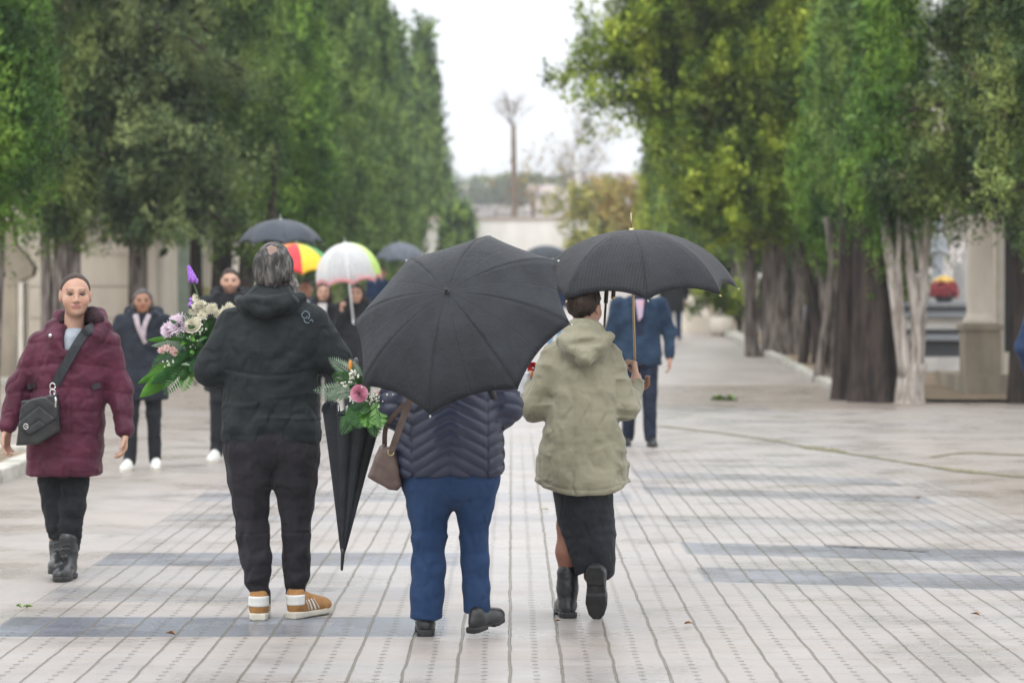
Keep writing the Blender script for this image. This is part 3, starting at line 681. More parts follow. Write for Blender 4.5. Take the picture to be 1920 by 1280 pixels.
MB().box((.34,.15,1.5), (.2,.08,2.3)).build('window', M('grey_blue_glass', (.38,.45,.47), (.30,.37,.4), 2, .2), t, False)
MB().box((.52,.13,1.25), (.1,.1,.35)).build('flower_vase', M('yellow_wreath', (.55,.48,.2), (.35,.38,.2), 20, .8), t, False)
t = thing('low_wall', 'low mossy stone wall at the foot of the dark trunks on the left', 'wall', (-6.1,44.0,.1))
MB().box((0,0,.27), (2.6,.3,.55)).build('wall_body', stoned, t, False); MB().box((0,0,.58), (2.7,.38,.08)).build('coping', stone, t, False)

# ---- tombs on the right
t = thing('columned_tomb', 'columned stone tomb at the right edge under the dark conifer', 'tomb', (7.2,39.6,.05))
MB().box((1.7,1.2,.1), (4.4,3.0,.32)).build('plinth', stoned, t, False)
MB().box((1.75,1.6,2.3), (2.95,2.2,4.2)).build('wall', stone, t, False)
def column(x, y, r, m):
    mb = MB(); mb.box((x,y,.6), (r*2.6,r*2.6,.68)); mb.box((x,y,.98), (r*3.0,r*3.0,.08)); mb.build('pedestal', stoned, t, False)
    MB().lathe([(r*1.25,1.02),(r*1.3,1.08),(r*1.05,1.15),(r,1.2),(r*.92,3.6),(r*1.2,3.7),(r*1.3,3.85)], (x,y,0), 18).build('column', m, t)
column(-.25, 0, .20, stone); column(1.6, -.1, .16, stone)
MB().box((.07,.1,2.1), (.1,.14,3.6)).build('downpipe', stonep, t, False); MB().box((.2,.45,2.3), (.14,.05,3.4)).build('recess_shade', M('painted_recess_shade', (.03,.03,.035), rough=.6), t, False)  # no hollow here: a near-black strip paints the shade between column and wall
MB().box((1.2,.8,4.1), (4.0,2.6,.4)).build('entablature', stone, t, False)
gran = M('dark_granite', (.05,.055,.065), (.085,.09,.1), 60, .3); granl = M('grey_granite', (.25,.28,.32), (.33,.35,.38), 60, .35); marb = M('white_marble', (.72,.71,.69), (.58,.58,.58), 3, .4)
t = thing('raised_grave', 'raised dark granite grave with stacked slabs beside the stone columns', 'grave', (7.35,46.5,.2))
for z, w, d, h, m, nm in ((.12,1.6,2.2,.25,marb,'base'),(.36,1.1,1.8,.28,gran,'chest'),(.58,1.3,2.0,.1,granl,'slab'),(.68,1.24,1.9,.07,gran,'slab'),(.82,1.2,1.8,.2,marb,'slab'),(.97,1.35,2.0,.08,granl,'slab'),(1.06,1.28,1.9,.09,gran,'slab'),(1.15,1.3,1.9,.05,granl,'slab')):
    MB().box((0,0,z), (w,d,h)).build(nm, m, t, False)
t = thing('flower_dome', 'dome of red and yellow flowers lying on the raised dark grave', 'flowers', (7.47,46.1,1.38))
r = np.random.default_rng(9)
for nm, m, lo, hi, n in (('red_flowers', M('red_petals', (.22,.03,.045), (.32,.06,.06), 40, .7), -.2, .75, 150), ('yellow_flowers', M('yellow_petals', (.75,.45,.04), (.8,.62,.25), 30, .7), .72, 1.01, 60)):
    mb = MB()
    for _ in range(n):
        a = r.random()*6.28; q = lo+(hi-lo)*r.random(); e = math.sqrt(max(0,1-q*q)); mb.ball((.22*e*cos(a), .2*e*sin(a), .16+.26*q), .04, 6, 4)
    mb.build(nm, m, t)
MB().lathe([(.12,0),(.2,.12),(.21,.2)], n=14).build('pot', gran, t)
t = thing('grave_statue', 'small white grave statue on a post among the tombs on the right', 'statue', (7.75,48.5,.21))
MB().box((0,0,.7), (.3,.3,1.5)).build('pedestal', marb, t, False)
f = Fd((-.25,-.2,1.4), (.25,.2,2.9), .02)
f.chain([(0,0,1.45),(0,0,2.0),(0,.01,2.35)], [.13,.10,.085], .05); f.ell((0,0,2.56), (.075,.08,.1), .03); f.chain([(-.1,0,2.3),(-.13,-.05,2.05),(-.02,-.12,2.1)], [.045,.04,.03]); f.chain([(.1,0,2.3),(.13,-.05,2.05),(.02,-.12,2.1)], [.045,.04,.03])
f.build('figure', M('blue_white_marble', (.55,.6,.68), (.7,.72,.75), 5, .5), t)
for i, (px, py, h, w, Y, lab) in enumerate(((1796,500,1.9,.22,49,'narrow white headstone just left of the stone columns'),(1812,505,2.2,.2,50,'tall white headstone touching the stone columns'),(1745,520,1.3,.35,52,'grey headstone behind the pale forked trunk'),(1440,600,1.0,.55,68,'pale headstone between pale trunks far up the right row'),(1530,610,.9,.6,58,'low headstone behind the thin grey stems'))):
    t = thing('headstone', lab, 'headstone', (wx(px,Y),Y,zg(Y)), 0, 'headstones behind the right row')
    MB().box((0,0,.08), (w*1.5,.5,.24)).build('base', granl, t, False)
    mb = MB(); prism(mb, [(-w/2,.2),(w/2,.2),(w/2,h*.8),(w*.3,h*.94),(0,h),(-w*.3,h*.94),(-w/2,h*.8)], -.06, .06); mb.build('stone', marb if i < 2 else granl, t, False)
t = thing('clipped_shrub', 'small light green shrub in a pot at the kerb beside the raised umbrella rim', 'shrub', (wx(1352,62),62,zg(62)))
r = np.random.default_rng(3); C = [(r.normal()*.22, r.normal()*.2, .55+.6*r.random()) for _ in range(16)]
A_ = leaves(C, [(.2,.2,.2)]*16, 2600, .11, .45, .4, 1, 8); crown('foliage', A_, LEAF['yel'], t)
MB().lathe([(.2,0),(.28,.1),(.3,.42),(.26,.44)], n=14).build('pot', stonep, t)
t = thing('stone_urn', 'tan stone block by the kerb far up the lane behind the man in black', 'stone', (wx(1303,64),64,zg(64)))
f = Fd((-.5,-.4,-.1), (.5,.4,1.0), .03); f.loft([(-.05,0,.4,0,.3),(.35,0,.36,0,.28),(.75,-.02,.26,0,.22),(.86,0,.2,0,.15)], e=2.6); f.disp(folds(3,3,3,.03,2)); f.build('block', stone, t)

# ---- the damp air
hz_m = bpy.data.materials.new('damp_air'); hz_m.use_nodes = True; hn = hz_m.node_tree; hn.nodes.remove(hn.nodes['Principled BSDF'])
pv = hn.nodes.new('ShaderNodeVolumePrincipled'); pv.inputs['Density'].default_value = .0006; pv.inputs['Color'].default_value = (.93,.95,.97,1); pv.inputs['Anisotropy'].default_value = .2
hn.links.new(pv.outputs[0], hn.nodes['Material Output'].inputs['Volume'])
o = MB().box((0,435,17.5), (2000,980,41)).build('haze', hz_m, None, False); o['kind'] = 'stuff'
# ---- fallen bits on the paving
lf = {'green': M('fallen_green', (.10,.19,.03), (.16,.25,.05), 30, .5), 'brown': M('fallen_brown', (.2,.09,.03), (.3,.16,.06), 30, .6), 'yellow': M('fallen_yellow', (.35,.33,.1), (.25,.28,.08), 30, .6)}
def fallen(px, py, L, c, lab, n=1, seed=0, h=.012):
    r = np.random.default_rng(seed+60); x, y, _ = g2(px, py); mb = MB()
    for _ in range(n):
        a = r.random()*6.28; ox, oy = r.normal(size=2)*L*.5*(n>1); l = L*(.7+.5*r.random()); d = np.array([cos(a),sin(a),0])*l; s = np.array([-sin(a),cos(a),0])*l*.28
        p = np.array([ox,oy,.008]); up = np.array([0,0,h*r.random()+.01])
        mb.add([p,p+d*.35+s+up,p+d+up*.4,p+d*.35-s+up,p+d*.5+up*.3], [(0,4,1),(1,4,2),(2,4,3),(3,4,0)])
    t = mb.build('fallen_leaf' if n == 1 else 'fallen_sprig', lf[c], None); t.location = (x,y,zg(y)+.004); tag(t, lab, 'leaf' if n == 1 else 'sprig')
fallen(1352,752,.16,'green','green sprig lying on the lane right of the man in the blue jacket',16,1,.09)
fallen(1724,937,.07,'brown','single brown leaf on the bare paving at the far right',1,2)
fallen(1030,958,.09,'yellow','pale yellow leaf left of the black skirt',1,3)
fallen(52,1142,.05,'green','tiny green leaf on the pinkish paving at lower left',3,4)
fallen(1040,1170,.03,'brown','small brown scrap near the laced boot',1,5); fallen(1282,1174,.05,'brown','thin brown twig leaf on the paving right of the raised boot',1,6)
fallen(1838,1158,.06,'brown','dark leaf scrap at lower right of the paving',1,7); fallen(330,1195,.05,'brown','dark leaf scrap on the dark row of slabs left of the sneakers',1,8)
# ================================================================== PEOPLE
skin_l = M('skin', (1,1,1), (.93,.86,.84), 14, .5, .12, 150, attr=True, spec=.35)
eyem = M('eyeball', (1,1,1), rough=.2, attr=True)
SK = {'fair': (.47,.29,.21), 'tan': (.40,.22,.145), 'brown': (.30,.155,.095)}
def cloth(name, c, c2, rough=.8, bump=.35, bs=160, sheen=.04, scale=6, bdist=.003, stretch=None, crease=.62):
    m = M(name, c, c2, scale, rough, bump, bs, sheen=sheen, spec=.14, bdist=bdist, stretch=stretch)
    nt = m.node_tree; p = nt.nodes['Principled BSDF']; tc = NN(nt, 'ShaderNodeTexCoord').outputs['Object']   # creases in the cloth
    n1 = noise(nt, tc, 6.5, 2, .5, (1.1,1.1,.8)); rd = mth(nt, 'ABSOLUTE', mth(nt, 'SUBTRACT', n1, .5)); n2 = noise(nt, tc, 15, 1, .5, (.6,.6,1.6))
    h = mth(nt, 'ADD', mth(nt, 'MULTIPLY', ramp(nt, rd, .0, .11), .75), mth(nt, 'MULTIPLY', n2, .6))
    b = NN(nt, 'ShaderNodeBump'); b.inputs['Strength'].default_value = crease; b.inputs['Distance'].default_value = .014; nt.links.new(h, b.inputs['Height'])
    if p.inputs['Normal'].is_linked: nt.links.new(p.inputs['Normal'].links[0].from_socket, b.inputs['Normal'])
    nt.links.new(b.outputs[0], p.inputs['Normal']); return m
black_j = cloth('black_softshell', (.013,.0165,.018), (.021,.026,.028), .75)
black_t = cloth('charcoal_jersey', (.018,.0165,.020), (.028,.026,.031), .9)
black_p = cloth('black_denim', (.012,.013,.016), (.022,.024,.028), .85)
black_l = M('black_leather', (.012,.013,.014), (.025,.026,.027), 20, .32, .3, 90, spec=.5)
rubber = M('black_rubber', (.015,.015,.016), (.025,.025,.026), 30, .6)
hair_d = M('dark_hair', (.018,.012,.010), (.05,.034,.026), 30, .5, .9, 90, spec=.2, stretch=(1,1,.25), bdist=.006)
hair_b = M('brown_hair', (.018,.010,.007), (.05,.028,.019), 30, .5, .9, 90, spec=.2, stretch=(1,1,.25), bdist=.006)
hair_g = M('grey_hair', (.024,.021,.020), (.13,.12,.11), 50, .6, 1.0, 60, stretch=(1,1,.22), bdist=.01, lo=.42, hi=.68)
hair_w = M('grey_beard', (.09,.08,.07), (.27,.25,.23), 60, .7, 1.0, 70, stretch=(1,1,.4), bdist=.01)

def head_frame(c, yaw, pitch=0): return np.array(c, float), rotm(yaw, pitch)
def head(F, c, Mh, s=1.0, fem=False):
    L = lambda p: c+Mh@(np.array(p, float)*s)
    E = lambda p, r, k=.02, neg=False: F.ell(L(p), np.array(r)*s, k*s, Mh, neg)
    E((0,-.014,.026), (.076,.094,.085)); E((0,.03,-.027), (.062,.06,.075), .03)
    E((0,.045,-.070), (.044 if fem else .048,.04,.034), .03); E((0,.076,-.087), (.018,.015,.015), .02)
    for q in (-1,1):
        E((q*.04,.058,-.028), (.026,.026,.026), .025); E((q*.075,-.004,-.006), (.011,.024,.033), .01)
        E((q*.032,.1,.010), (.018,.012,.011), .014, True); E((q*.011,.097,-.029), (.0085,.009,.008), .008)
    F.cap(L((0,.086,.018)), L((0,.107,-.024)), .0075*s, (.0098 if fem else .0118)*s, .012*s)
    br_ = (.006 if fem else .0095)*s; F.cap(L((-.042,.079,.029)), L((.042,.079,.029)), br_, br_, .016*s)
    F.cap(L((-.017,.089,-.051)), L((.017,.089,-.051)), .0065*s, .0065*s, .008*s); F.cap(L((-.013,.090,-.060)), L((.013,.090,-.060)), .0065*s, .0065*s, .007*s)
def face_col(c, Mh, skin, s=1.0, beard=None, brow=(.06,.038,.026), lip=None, hands=None):
    skin = np.array(skin)
    def f(V):
        q = ((V-c)@Mh)/s; out = np.tile(skin, (len(V),1)); x, y, z = np.abs(q[:,0]), q[:,1], q[:,2]
        fz = (np.abs(q) < .13).all(1)
        b = fz & (x > .012) & (x < .052) & (np.abs(z-.034+9*(x-.034)**2) < .0042) & (y > .05); out[b] = out[b]*.45+np.array(brow)*.55
        lid_shade = fz & (((x-.032)/.021)**2+((z-.012)/.012)**2 < 1) & (y > .06); out[lid_shade] *= np.array([.88,.82,.80])  # soft eye-socket shading, painted into the skin colour
        e = fz & (((x-.032)/.0175)**2+((z-.0095)/.0066)**2 < 1) & (y > .06); out[e] = [.035,.024,.02]
        l = fz & ((x/.025)**2+((z+.0555)/.0095)**2 < 1) & (y > .072); out[l] = np.array(lip) if lip else out[l]*np.array([.8,.55,.55])
        ch = fz & (y > .04) & (np.hypot(x-.04, z+.028) < .022); out[ch] *= np.array([1.02,.94,.92])
        if beard is not None:
            d = fz & (y > .0) & (z < -.04) & ~l; out[d] = out[d]*.35+np.array(beard)*.65
        return out
    return f
def eyes(root, c, Mh, s=1.0):
    for q in (-1,1):
        mb = MB().ball((0,0,0), (.0115*s,.0060*s,.0115*s), 10, 8); V = np.vstack(mb.V); V = V@rotm(0, R(90)).T
        col = np.where((V[:,1] > .0045*s)[:,None], [.03,.02,.015], [.30,.27,.25])
        mk('eye', V@Mh.T+c+Mh@(np.array([q*.032,.080,.0095])*s), mb.F, eyem, root, True, col)
def hair(root, c, Mh, mat, style, s=1.0, h=.006, seed=0):
    lo, hi = c-np.array([.17,.19,.36])*s, c+np.array([.17,.17,.18])*s
    F = Fd(lo, hi, h); L = lambda p: c+Mh@(np.array(p, float)*s)
    E = lambda p, r, k=.02, neg=False: F.ell(L(p), np.array(r)*s, k*s, Mh, neg)
    E((0,-.016,.027), (.0785,.0985,.0885) if style == 'tied' else (.080,.101,.0925))
    def loc(X, Y, Z):
        d = [X-c[0], Y-c[1], Z-c[2]]; return [(Mh[0][i]*d[0]+Mh[1][i]*d[1]+Mh[2][i]*d[2])/s for i in range(3)]
    def front(X, Y, Z):
        x, y, z = loc(X, Y, Z); return (y-.012-.42*np.clip(z,-.02,.12))*s if style == 'tied' else (y*.78-(z-.012)*.62-.010)*s      # hairline plane
    F.cut(front)
    if style in ('short','bald'):
        def low(X, Y, Z):
            x, y, z = loc(X, Y, Z); return (-(z+(.10 if style == 'bald' else .065))+np.maximum(0, y+.03)*.9)*s
        F.cut(low)
        if style == 'bald':
            for q in (-1,1): E((q*.066,-.03,-.01), (.019,.05,.055), .03)
            E((0,-.075,-.045), (.06,.04,.055), .03); E((.006,-.094,.088), (.017,.030,.026), .03, True)
    elif style == 'tied':
        F.cut(lambda X, Y, Z: (-(loc(X,Y,Z)[2]+.06)+np.maximum(0, loc(X,Y,Z)[1]+.02)*1.2)*s); E((0,-.105,-.01), (.04,.04,.045))
    elif style == 'bob':
        for q in (-1,1): F.chain([L((q*.055,-.03,.03)), L((q*.068,-.03,-.05)), L((q*.06,-.03,-.10))], [.035*s,.032*s,.02*s], .03*s)
        F.chain([L((0,-.07,.02)), L((0,-.075,-.07)), L((0,-.06,-.12))], [.06*s,.055*s,.03*s], .04*s)
    elif style == 'long':
        for q in (-1,1): F.chain([L((q*.062,-.005,.03)), L((q*.078,.012,-.07)), L((q*.07,.03,-.2))], [.028*s,.03*s,.02*s], .03*s)
        F.chain([L((0,-.06,.02)), L((0,-.075,-.1)), L((0,-.06,-.2))], [.07*s,.07*s,.05*s], .04*s)
    F.disp(folds(40,40,9,.002 if style == 'tied' else .006,seed)); return F.build('hair', mat, root)
def hand(F, w, d, n, curl=.5, side=1, s=1.0, spread=.1):
    w = np.array(w, float); d = np.array(d, float); d /= np.linalg.norm(d); n = np.array(n, float); n -= d*np.dot(n, d); n /= np.linalg.norm(n); t = np.cross(d, n)*side
    k = .010*s
    for i, (o, l, fl) in enumerate(((.029,.082,.068),(.010,.086,.077),(-.009,.083,.071),(-.027,.076,.056))):
        a = w+t*o*.6*s; b = w+d*l*s+t*o*s; F.cap(a, b, .0135*s, .0115*s, .014*s)
        dd = d+t*spread*o*8; dd /= np.linalg.norm(dd); p = b; ang = curl*(.7+.12*i)
        for j, q in enumerate((.45,.32,.25)):
            ca, sa = cos(ang), sin(ang); v = dd*ca+n*sa; e = p+v*fl*q*s
            F.cap(p, e, (.0098-.0009*j)*s, (.0089-.0009*j)*s, k*.5); p = e; ang += curl*.75
    a = w+d*.022*s+t*.022*s; b = a+(d*.6+t*.62+n*.25)*.042*s; F.cap(a, b, .0135*s, .0105*s, .014*s)
    v = d*.86+t*.2+n*.4*curl; v /= np.linalg.norm(v); m = b+v*.03*s; F.cap(b, m, .0105*s, .0095*s, .006*s); v2 = v+n*.5*curl; v2 /= np.linalg.norm(v2); F.cap(m, m+v2*.025*s, .0095*s, .008*s, .006*s)

# ---- shoes: built once per kind in their own frame (heel at the origin, toe towards +y), then turned into place
_shoe = {}
def shoe_parts(kind):
    if kind in _shoe: return _shoe[kind]
    P = []; boot = kind == 'boot'; L = .285 if kind == 'sneaker' else .265 if boot else .255; w = .046 if kind != 'flat' else .041
    def foot(F, g=0, top=True):
        F.ell((0,.055,.045), (w*.82+g,.058+g,.05+g), .02); F.ell((.002,.15,.042), (w*.9+g,.10+g,.042+g), .03); F.ell((.003,L-.075,.036), (w+g,.075+g,.036+g), .03)
        if kind == 'sneaker': F.chain([(0,.05,.07),(0,.04,.105)], [.042+g,.044+g], .03); F.cap((0,.10,.08),(0,.15,.062), .036+g,.034+g, .03)
        elif boot: F.chain([(0,.062,.07),(0,.055,.14),(0,.052,.215)], [.045+g,.047+g,.052+g], .03); F.cap((0,.09,.09),(0,.16,.055), .038+g,.034+g, .03)
        else: F.cap((0,.06,.06),(0,.055,.085), .04+g,.038+g, .02); F.cap((0,.11,.07),(0,.16,.055), .03+g,.03+g, .03)
    F = Fd((-.08,-.04,-.01), (.08,L+.05,.30), .005); foot(F); F.cut(lambda X,Y,Z: .012-Z)
    if kind == 'sneaker': F.ell((0,.045,.16), (.032,.034,.05), .006, neg=True)
    if boot: F.ell((0,.05,.29), (.042,.042,.08), .006, neg=True); F.disp(folds(12,14,30,.0025,4))
    P.append(('upper', F.mesh()))
    F = Fd((-.09,-.05,-.01), (.09,L+.06,.08), .005); ht = .034 if kind == 'sneaker' else .030
    rows = lambda x, Y: x
    def sole(X, Y, Z):
        t = np.clip(Y/L, 0, 1); ww = w*np.interp(t, [0,.08,.35,.7,.92,1], [.62,.86,.84,1.04,.75,.35])+.004
        d = np.maximum(np.abs(X)-ww, np.maximum(-.006-Y, Y-L-.004)); c = np.maximum(Z-(ht-.006*np.sin(np.clip(t,0,1)*pi)), -Z)
        return np.maximum(d, c)+0*X
    F.put(sole, (-.08,-.01,0), (.08,L+.01,.05), .004)
    if kind != 'sneaker': F.put(lambda X,Y,Z: np.maximum(np.maximum(np.abs(Y-.115)-.022, Z-.012), np.abs(X)-.09)+0*X, (-.09,.09,-.01), (.09,.14,.014), .004, neg=True)
    P.append(('sole', F.mesh()))
    if kind == 'sneaker':
        F = Fd((-.08,-.03,.02), (.08,.1,.14), .004); foot(F, .0035); F.cut(lambda X,Y,Z: np.maximum(np.maximum(Y-.045-.25*(Z-.06), .062-Z), Z-.112)); F.ell((0,.045,.16), (.034,.036,.05), .004, neg=True); P.append(('heel_tab', F.mesh()))
        F = Fd((-.08,.05,.02), (.08,.24,.13), .004); foot(F, .003)
        F.cut(lambda X,Y,Z: np.maximum(np.abs(((Y-.115+.55*(Z-.04))/.024) % 1 -.5)*.024-.0065+np.maximum(0, np.abs(Y-.115+.55*(Z-.04))-.034)*3, np.maximum(Z-.085, .03-Z)))
        P.append(('stripes', F.mesh(0)))
    if kind != 'flat':
        mb = MB(); n = 7 if boot else 5
        for i in range(n):
            y = (.11+.013*i if not boot else .145-.009*i) if not boot else .148-.0095*i; z = (.098-.009*i) if not boot else .075+.02*i
            mb.tube(bez([(-.024,y,z),(0,y+.012,z+.008),(.024,y,z)],4), .0032, 5)
        P.append(('laces', (np.vstack(mb.V), mb.F)))
    else:
        mb = MB().tube(bez([(-.036,.14,.05),(0,.15,.085),(.036,.14,.05)],5), .007, 6); P.append(('strap', (np.vstack(mb.V), mb.F)))
    _shoe[kind] = P; return P
def shoe(root, kind, pos, yaw=0, pitch=0, mats=None, s=1.0, name=None):
    Mx = rotm(yaw, pitch); up = None; nm = name or ('boot' if kind == 'boot' else 'shoe')
    for n, (V, F) in shoe_parts(kind):
        o = mk(nm if n == 'upper' else n, (V*s)@Mx.T+np.array(pos), F, mats[n], up or root)
        if n == 'upper': up = o
    return up
tan_sneaker = {'upper': M('tan_suede', (.27,.13,.04), (.36,.185,.065), 30, .85, .3, 150), 'sole': M('cream_rubber', (.58,.55,.47), (.5,.47,.4), 20, .6), 'heel_tab': M('white_leather', (.70,.70,.66), (.62,.62,.58), 20, .5), 'stripes': M('white_stripe', (.74,.73,.69), rough=.5), 'laces': M('white_lace', (.66,.64,.58), rough=.8)}
blk = {'upper': black_l, 'sole': rubber, 'laces': rubber, 'strap': M('shoe_metal', (.3,.3,.3), rough=.3, metal=1), 'heel_tab': rubber, 'stripes': rubber}
wht = {'upper': tan_sneaker['heel_tab'], 'sole': tan_sneaker['sole'], 'heel_tab': tan_sneaker['stripes'], 'stripes': tan_sneaker['stripes'], 'laces': tan_sneaker['laces']}
def ribbon(name, pts, w, th, mat, parent, nrm=(0,-1,0)):   # flat strap along pts
    P = bez(pts, 8); T = np.gradient(P, axis=0); T /= np.linalg.norm(T, axis=1)[:,None]; n = np.array(nrm, float); V = []
    for p, t in zip(P, T):
        b = np.cross(t, n); b /= np.linalg.norm(b)+1e-9; m = np.cross(b, t)
        V += [p+b*w/2+m*th/2, p-b*w/2+m*th/2, p-b*w/2-m*th/2, p+b*w/2-m*th/2]
    k = len(P); F = [(4*i+a, 4*i+(a+1)%4, 4*i+4+(a+1)%4, 4*i+4+a) for i in range(k-1) for a in range(4)]+[(0,1,2,3),tuple(4*k-4+a for a in (3,2,1,0))]
    return mk(name, V, F, mat, parent, False)

class Near:                                     # photo pixels of one person -> metres in that person's frame
    def __init__(s, sc, cx, fy): s.s, s.cx, s.fy = sc, cx, fy
    def x(s, px): return (px-s.cx)/s.s
    def z(s, py): return (s.fy-py)/s.s
    def p(s, px, py, y=0): return np.array([s.x(px), y, s.z(py)])
    def rows(s, R_): return [(s.z(py), (s.x(a)+s.x(b))/2, (s.x(b)-s.x(a))/2, cy, ry) for py, a, b, cy, ry in R_]
    def root(s, label): Y = FPX/s.s; s.Y = Y; s.X = wx(s.cx, Y); return thing('person', label, 'person', (s.X,Y,zg(Y)))

# ------------------------------------------------------------------ 1 the man in the black jacket
def man():
    q = Near(398, 513, 1160); r = q.root('person seen from behind in a black hooded jacket and charcoal joggers with tan sneakers')
    hc, Mh = head_frame(q.p(514,506,.015), R(-8), R(-6))
    lsh, lel, lha = q.p(440,612,0), q.p(398,692,-.02), np.array([-.345,.24,q.z(694)])
    rsh, rel, rha = q.p(588,610,0), q.p(627,676,-.02), np.array([.20,.33,q.z(690)])
    F = Fd((-.48,-.22,-.02), (.42,.5,1.80), .006)
    head(F, hc, Mh, 1.06); F.cap(hc+[0,-.01,-.07], (0,-.01,1.42), .058, .065, .03)
    F.loft([(.88,0,.14,0,.08),(1.15,0,.16,0,.10),(1.35,0,.18,0,.09),(1.45,0,.10,0,.07)])
    for P in ((lsh,lel,lha),(rsh,rel,rha)): F.chain(P, [.06,.045,.03], .03)
    for a in ((q.p(478,815),q.p(473,950),q.p(478,1030),q.p(489,1125,-.02)),(q.p(546,815),q.p(553,950,.02),q.p(553,1030,.035),q.p(553,1120,.05))): F.chain(a, [.07,.045,.04,.034], .03)
    hand(F, lha, (-.25,.75,.12), (.9,.15,-.1), .7, 1, 1.08); hand(F, rha, (-.6,.7,0), (0,-.2,1), .6, -1, 1.08)
    fcm = face_col(hc, Mh, SK['fair'], 1.06)
    def scalp(V):
        c = fcm(V); c[V[:,2] > hc[2]+.01] *= np.array([.46,.52,.56]); return c
    F.build('body', skin_l, r, scalp)
    h = hair(r, hc, Mh, hair_g, 'bald', 1.07, .005, 2)
    F = Fd(hc-.16, hc+.16, .006); L = lambda p: hc+Mh@np.array(p)   # beard, showing either side of the neck
    for s in (-1,1): F.chain([L((s*.07,.02,-.035)), L((s*.082,.03,-.075)), L((s*.085,.045,-.115)), L((s*.05,.07,-.13))], [.018,.026,.026,.03], .03)
    F.cap(L((-.03,.085,-.10)), L((.03,.085,-.10)), .04, .04, .03); F.disp(folds(45,45,16,.014,3)); F.build('beard', hair_w, r)
    F = Fd((-.50,-.26,.76), (.44,.38,1.66), .0065)
    F.loft(q.rows([(832,414,603,.0,.145),(815,412,604,.0,.152),(790,414,600,0,.155),(755,418,597,0,.152),(722,420,598,0,.152),(690,420,597,-.005,.15),(650,418,600,-.01,.145),(612,424,601,-.01,.13),(585,440,590,0,.115),(566,458,572,.0,.10)]), e=2.25)
    F.chain([lsh,lel,lha-[.0,.05,0]], [.088,.074,.05], .05); F.chain([rsh,rel,rha-[-.04,.06,0]], [.09,.074,.05], .05)
    F.loft([(1.42,-.01,.145,.0,.105),(1.48,-.01,.125,.005,.10),(1.53,-.008,.105,.01,.095),(1.575,.0,.098,.015,.09)], .03)
    F.ell(q.p(506,567,-.10), (.150,.075,.046), .012); F.ell(q.p(506,556,-.05), (.115,.075,.06), .03)
    F.chain([q.p(450,563,-.03),q.p(470,574,-.12),q.p(506,582,-.155),q.p(542,572,-.12),q.p(564,559,-.03)], [.03,.036,.036,.036,.03], .014)
    F.chain([q.p(468,557,-.125),q.p(506,566,-.18),q.p(546,554,-.125)], [.010,.015,.010], .014)
    F.ell((0,.01,1.63), (.082,.085,.075), .01, neg=True)
    seam = lambda P: .0055*np.exp(-((P[:,2]-1.168+.02*np.cos(P[:,0]*9))/.006)**2)*(np.abs(P[:,0]) < .22)+.004*np.exp(-((P[:,2]-.868)/.004)**2)
    F.disp(folds(6,6,6,.008,1), folds(10,10,12,.004,4), seam, lambda P: folds(6,6,22,.010,8)(P)*np.exp(-((P[:,2]-1.0)/.1)**2))
    j = F.build('jacket', black_j, r)
    # pale emblem printed on the right shoulder blade
    em = MB()
    for pts in ([(571,596),(569,590),(575,584),(582,588),(583,595)], [(571,596),(576,597),(579,594)], [(583,595),(580,599)], [(573,599),(576,605),(583,606)], [(584,602),(587,600),(590,604)]):
        P3 = bez([q.p(*a) for a in pts], 6); P3 = [np.array([a[0], surf(j,a[0],a[2])-.001, a[2]]) for a in P3]; em.tube(P3, .0026, 5)
    em.build('emblem', M('grey_print', (.13,.17,.20), rough=.6), r)
    F = Fd((-.30,-.22,.06), (.30,.25,.95), .0065)
    F.ell((-.008,-.005,.85), (.232,.145,.17), .02)
    F.chain([q.p(465,850,-.01),q.p(469,900,-.005),q.p(470,950,0),q.p(474,1000,0),q.p(481,1050,-.005),q.p(485,1085,-.015),q.p(490,1116,-.02)], [.118,.102,.084,.077,.069,.064,.043], .03)
    F.chain([q.p(556,850,-.01),q.p(553,900,0),q.p(553,950,.02),q.p(552,1000,.03),q.p(554,1050,.04),q.p(553,1085,.045),q.p(553,1112,.05)], [.118,.104,.082,.07,.064,.061,.042], .018)
    F.disp(folds(13,13,4,.007,11), folds(5,5,6,.005,12), lambda P: folds(6,6,24,.012,5)(P)*np.exp(-((P[:,2]-.16)/.09)**2), lambda P: folds(9,9,7,.005,6)(P),
           lambda P: .004*np.exp(-((P[:,2]-.405)/.005)**2))
    F.build('joggers', black_t, r)
    for px, py, y in ((490,1118,-.02),(553,1112,.05)):
        MB().tube([q.p(px,py-8,y), q.p(px,py+14,y)], .046, 14).build('sock', black_t, r)
    shoe(r, 'sneaker', (q.x(488),-.085,0), R(4), 0, tan_sneaker, 1.02); shoe(r, 'sneaker', (q.x(546),-.02,0), R(-34), R(2), tan_sneaker, 1.02)
    return r, q
man_r, man_q = man()

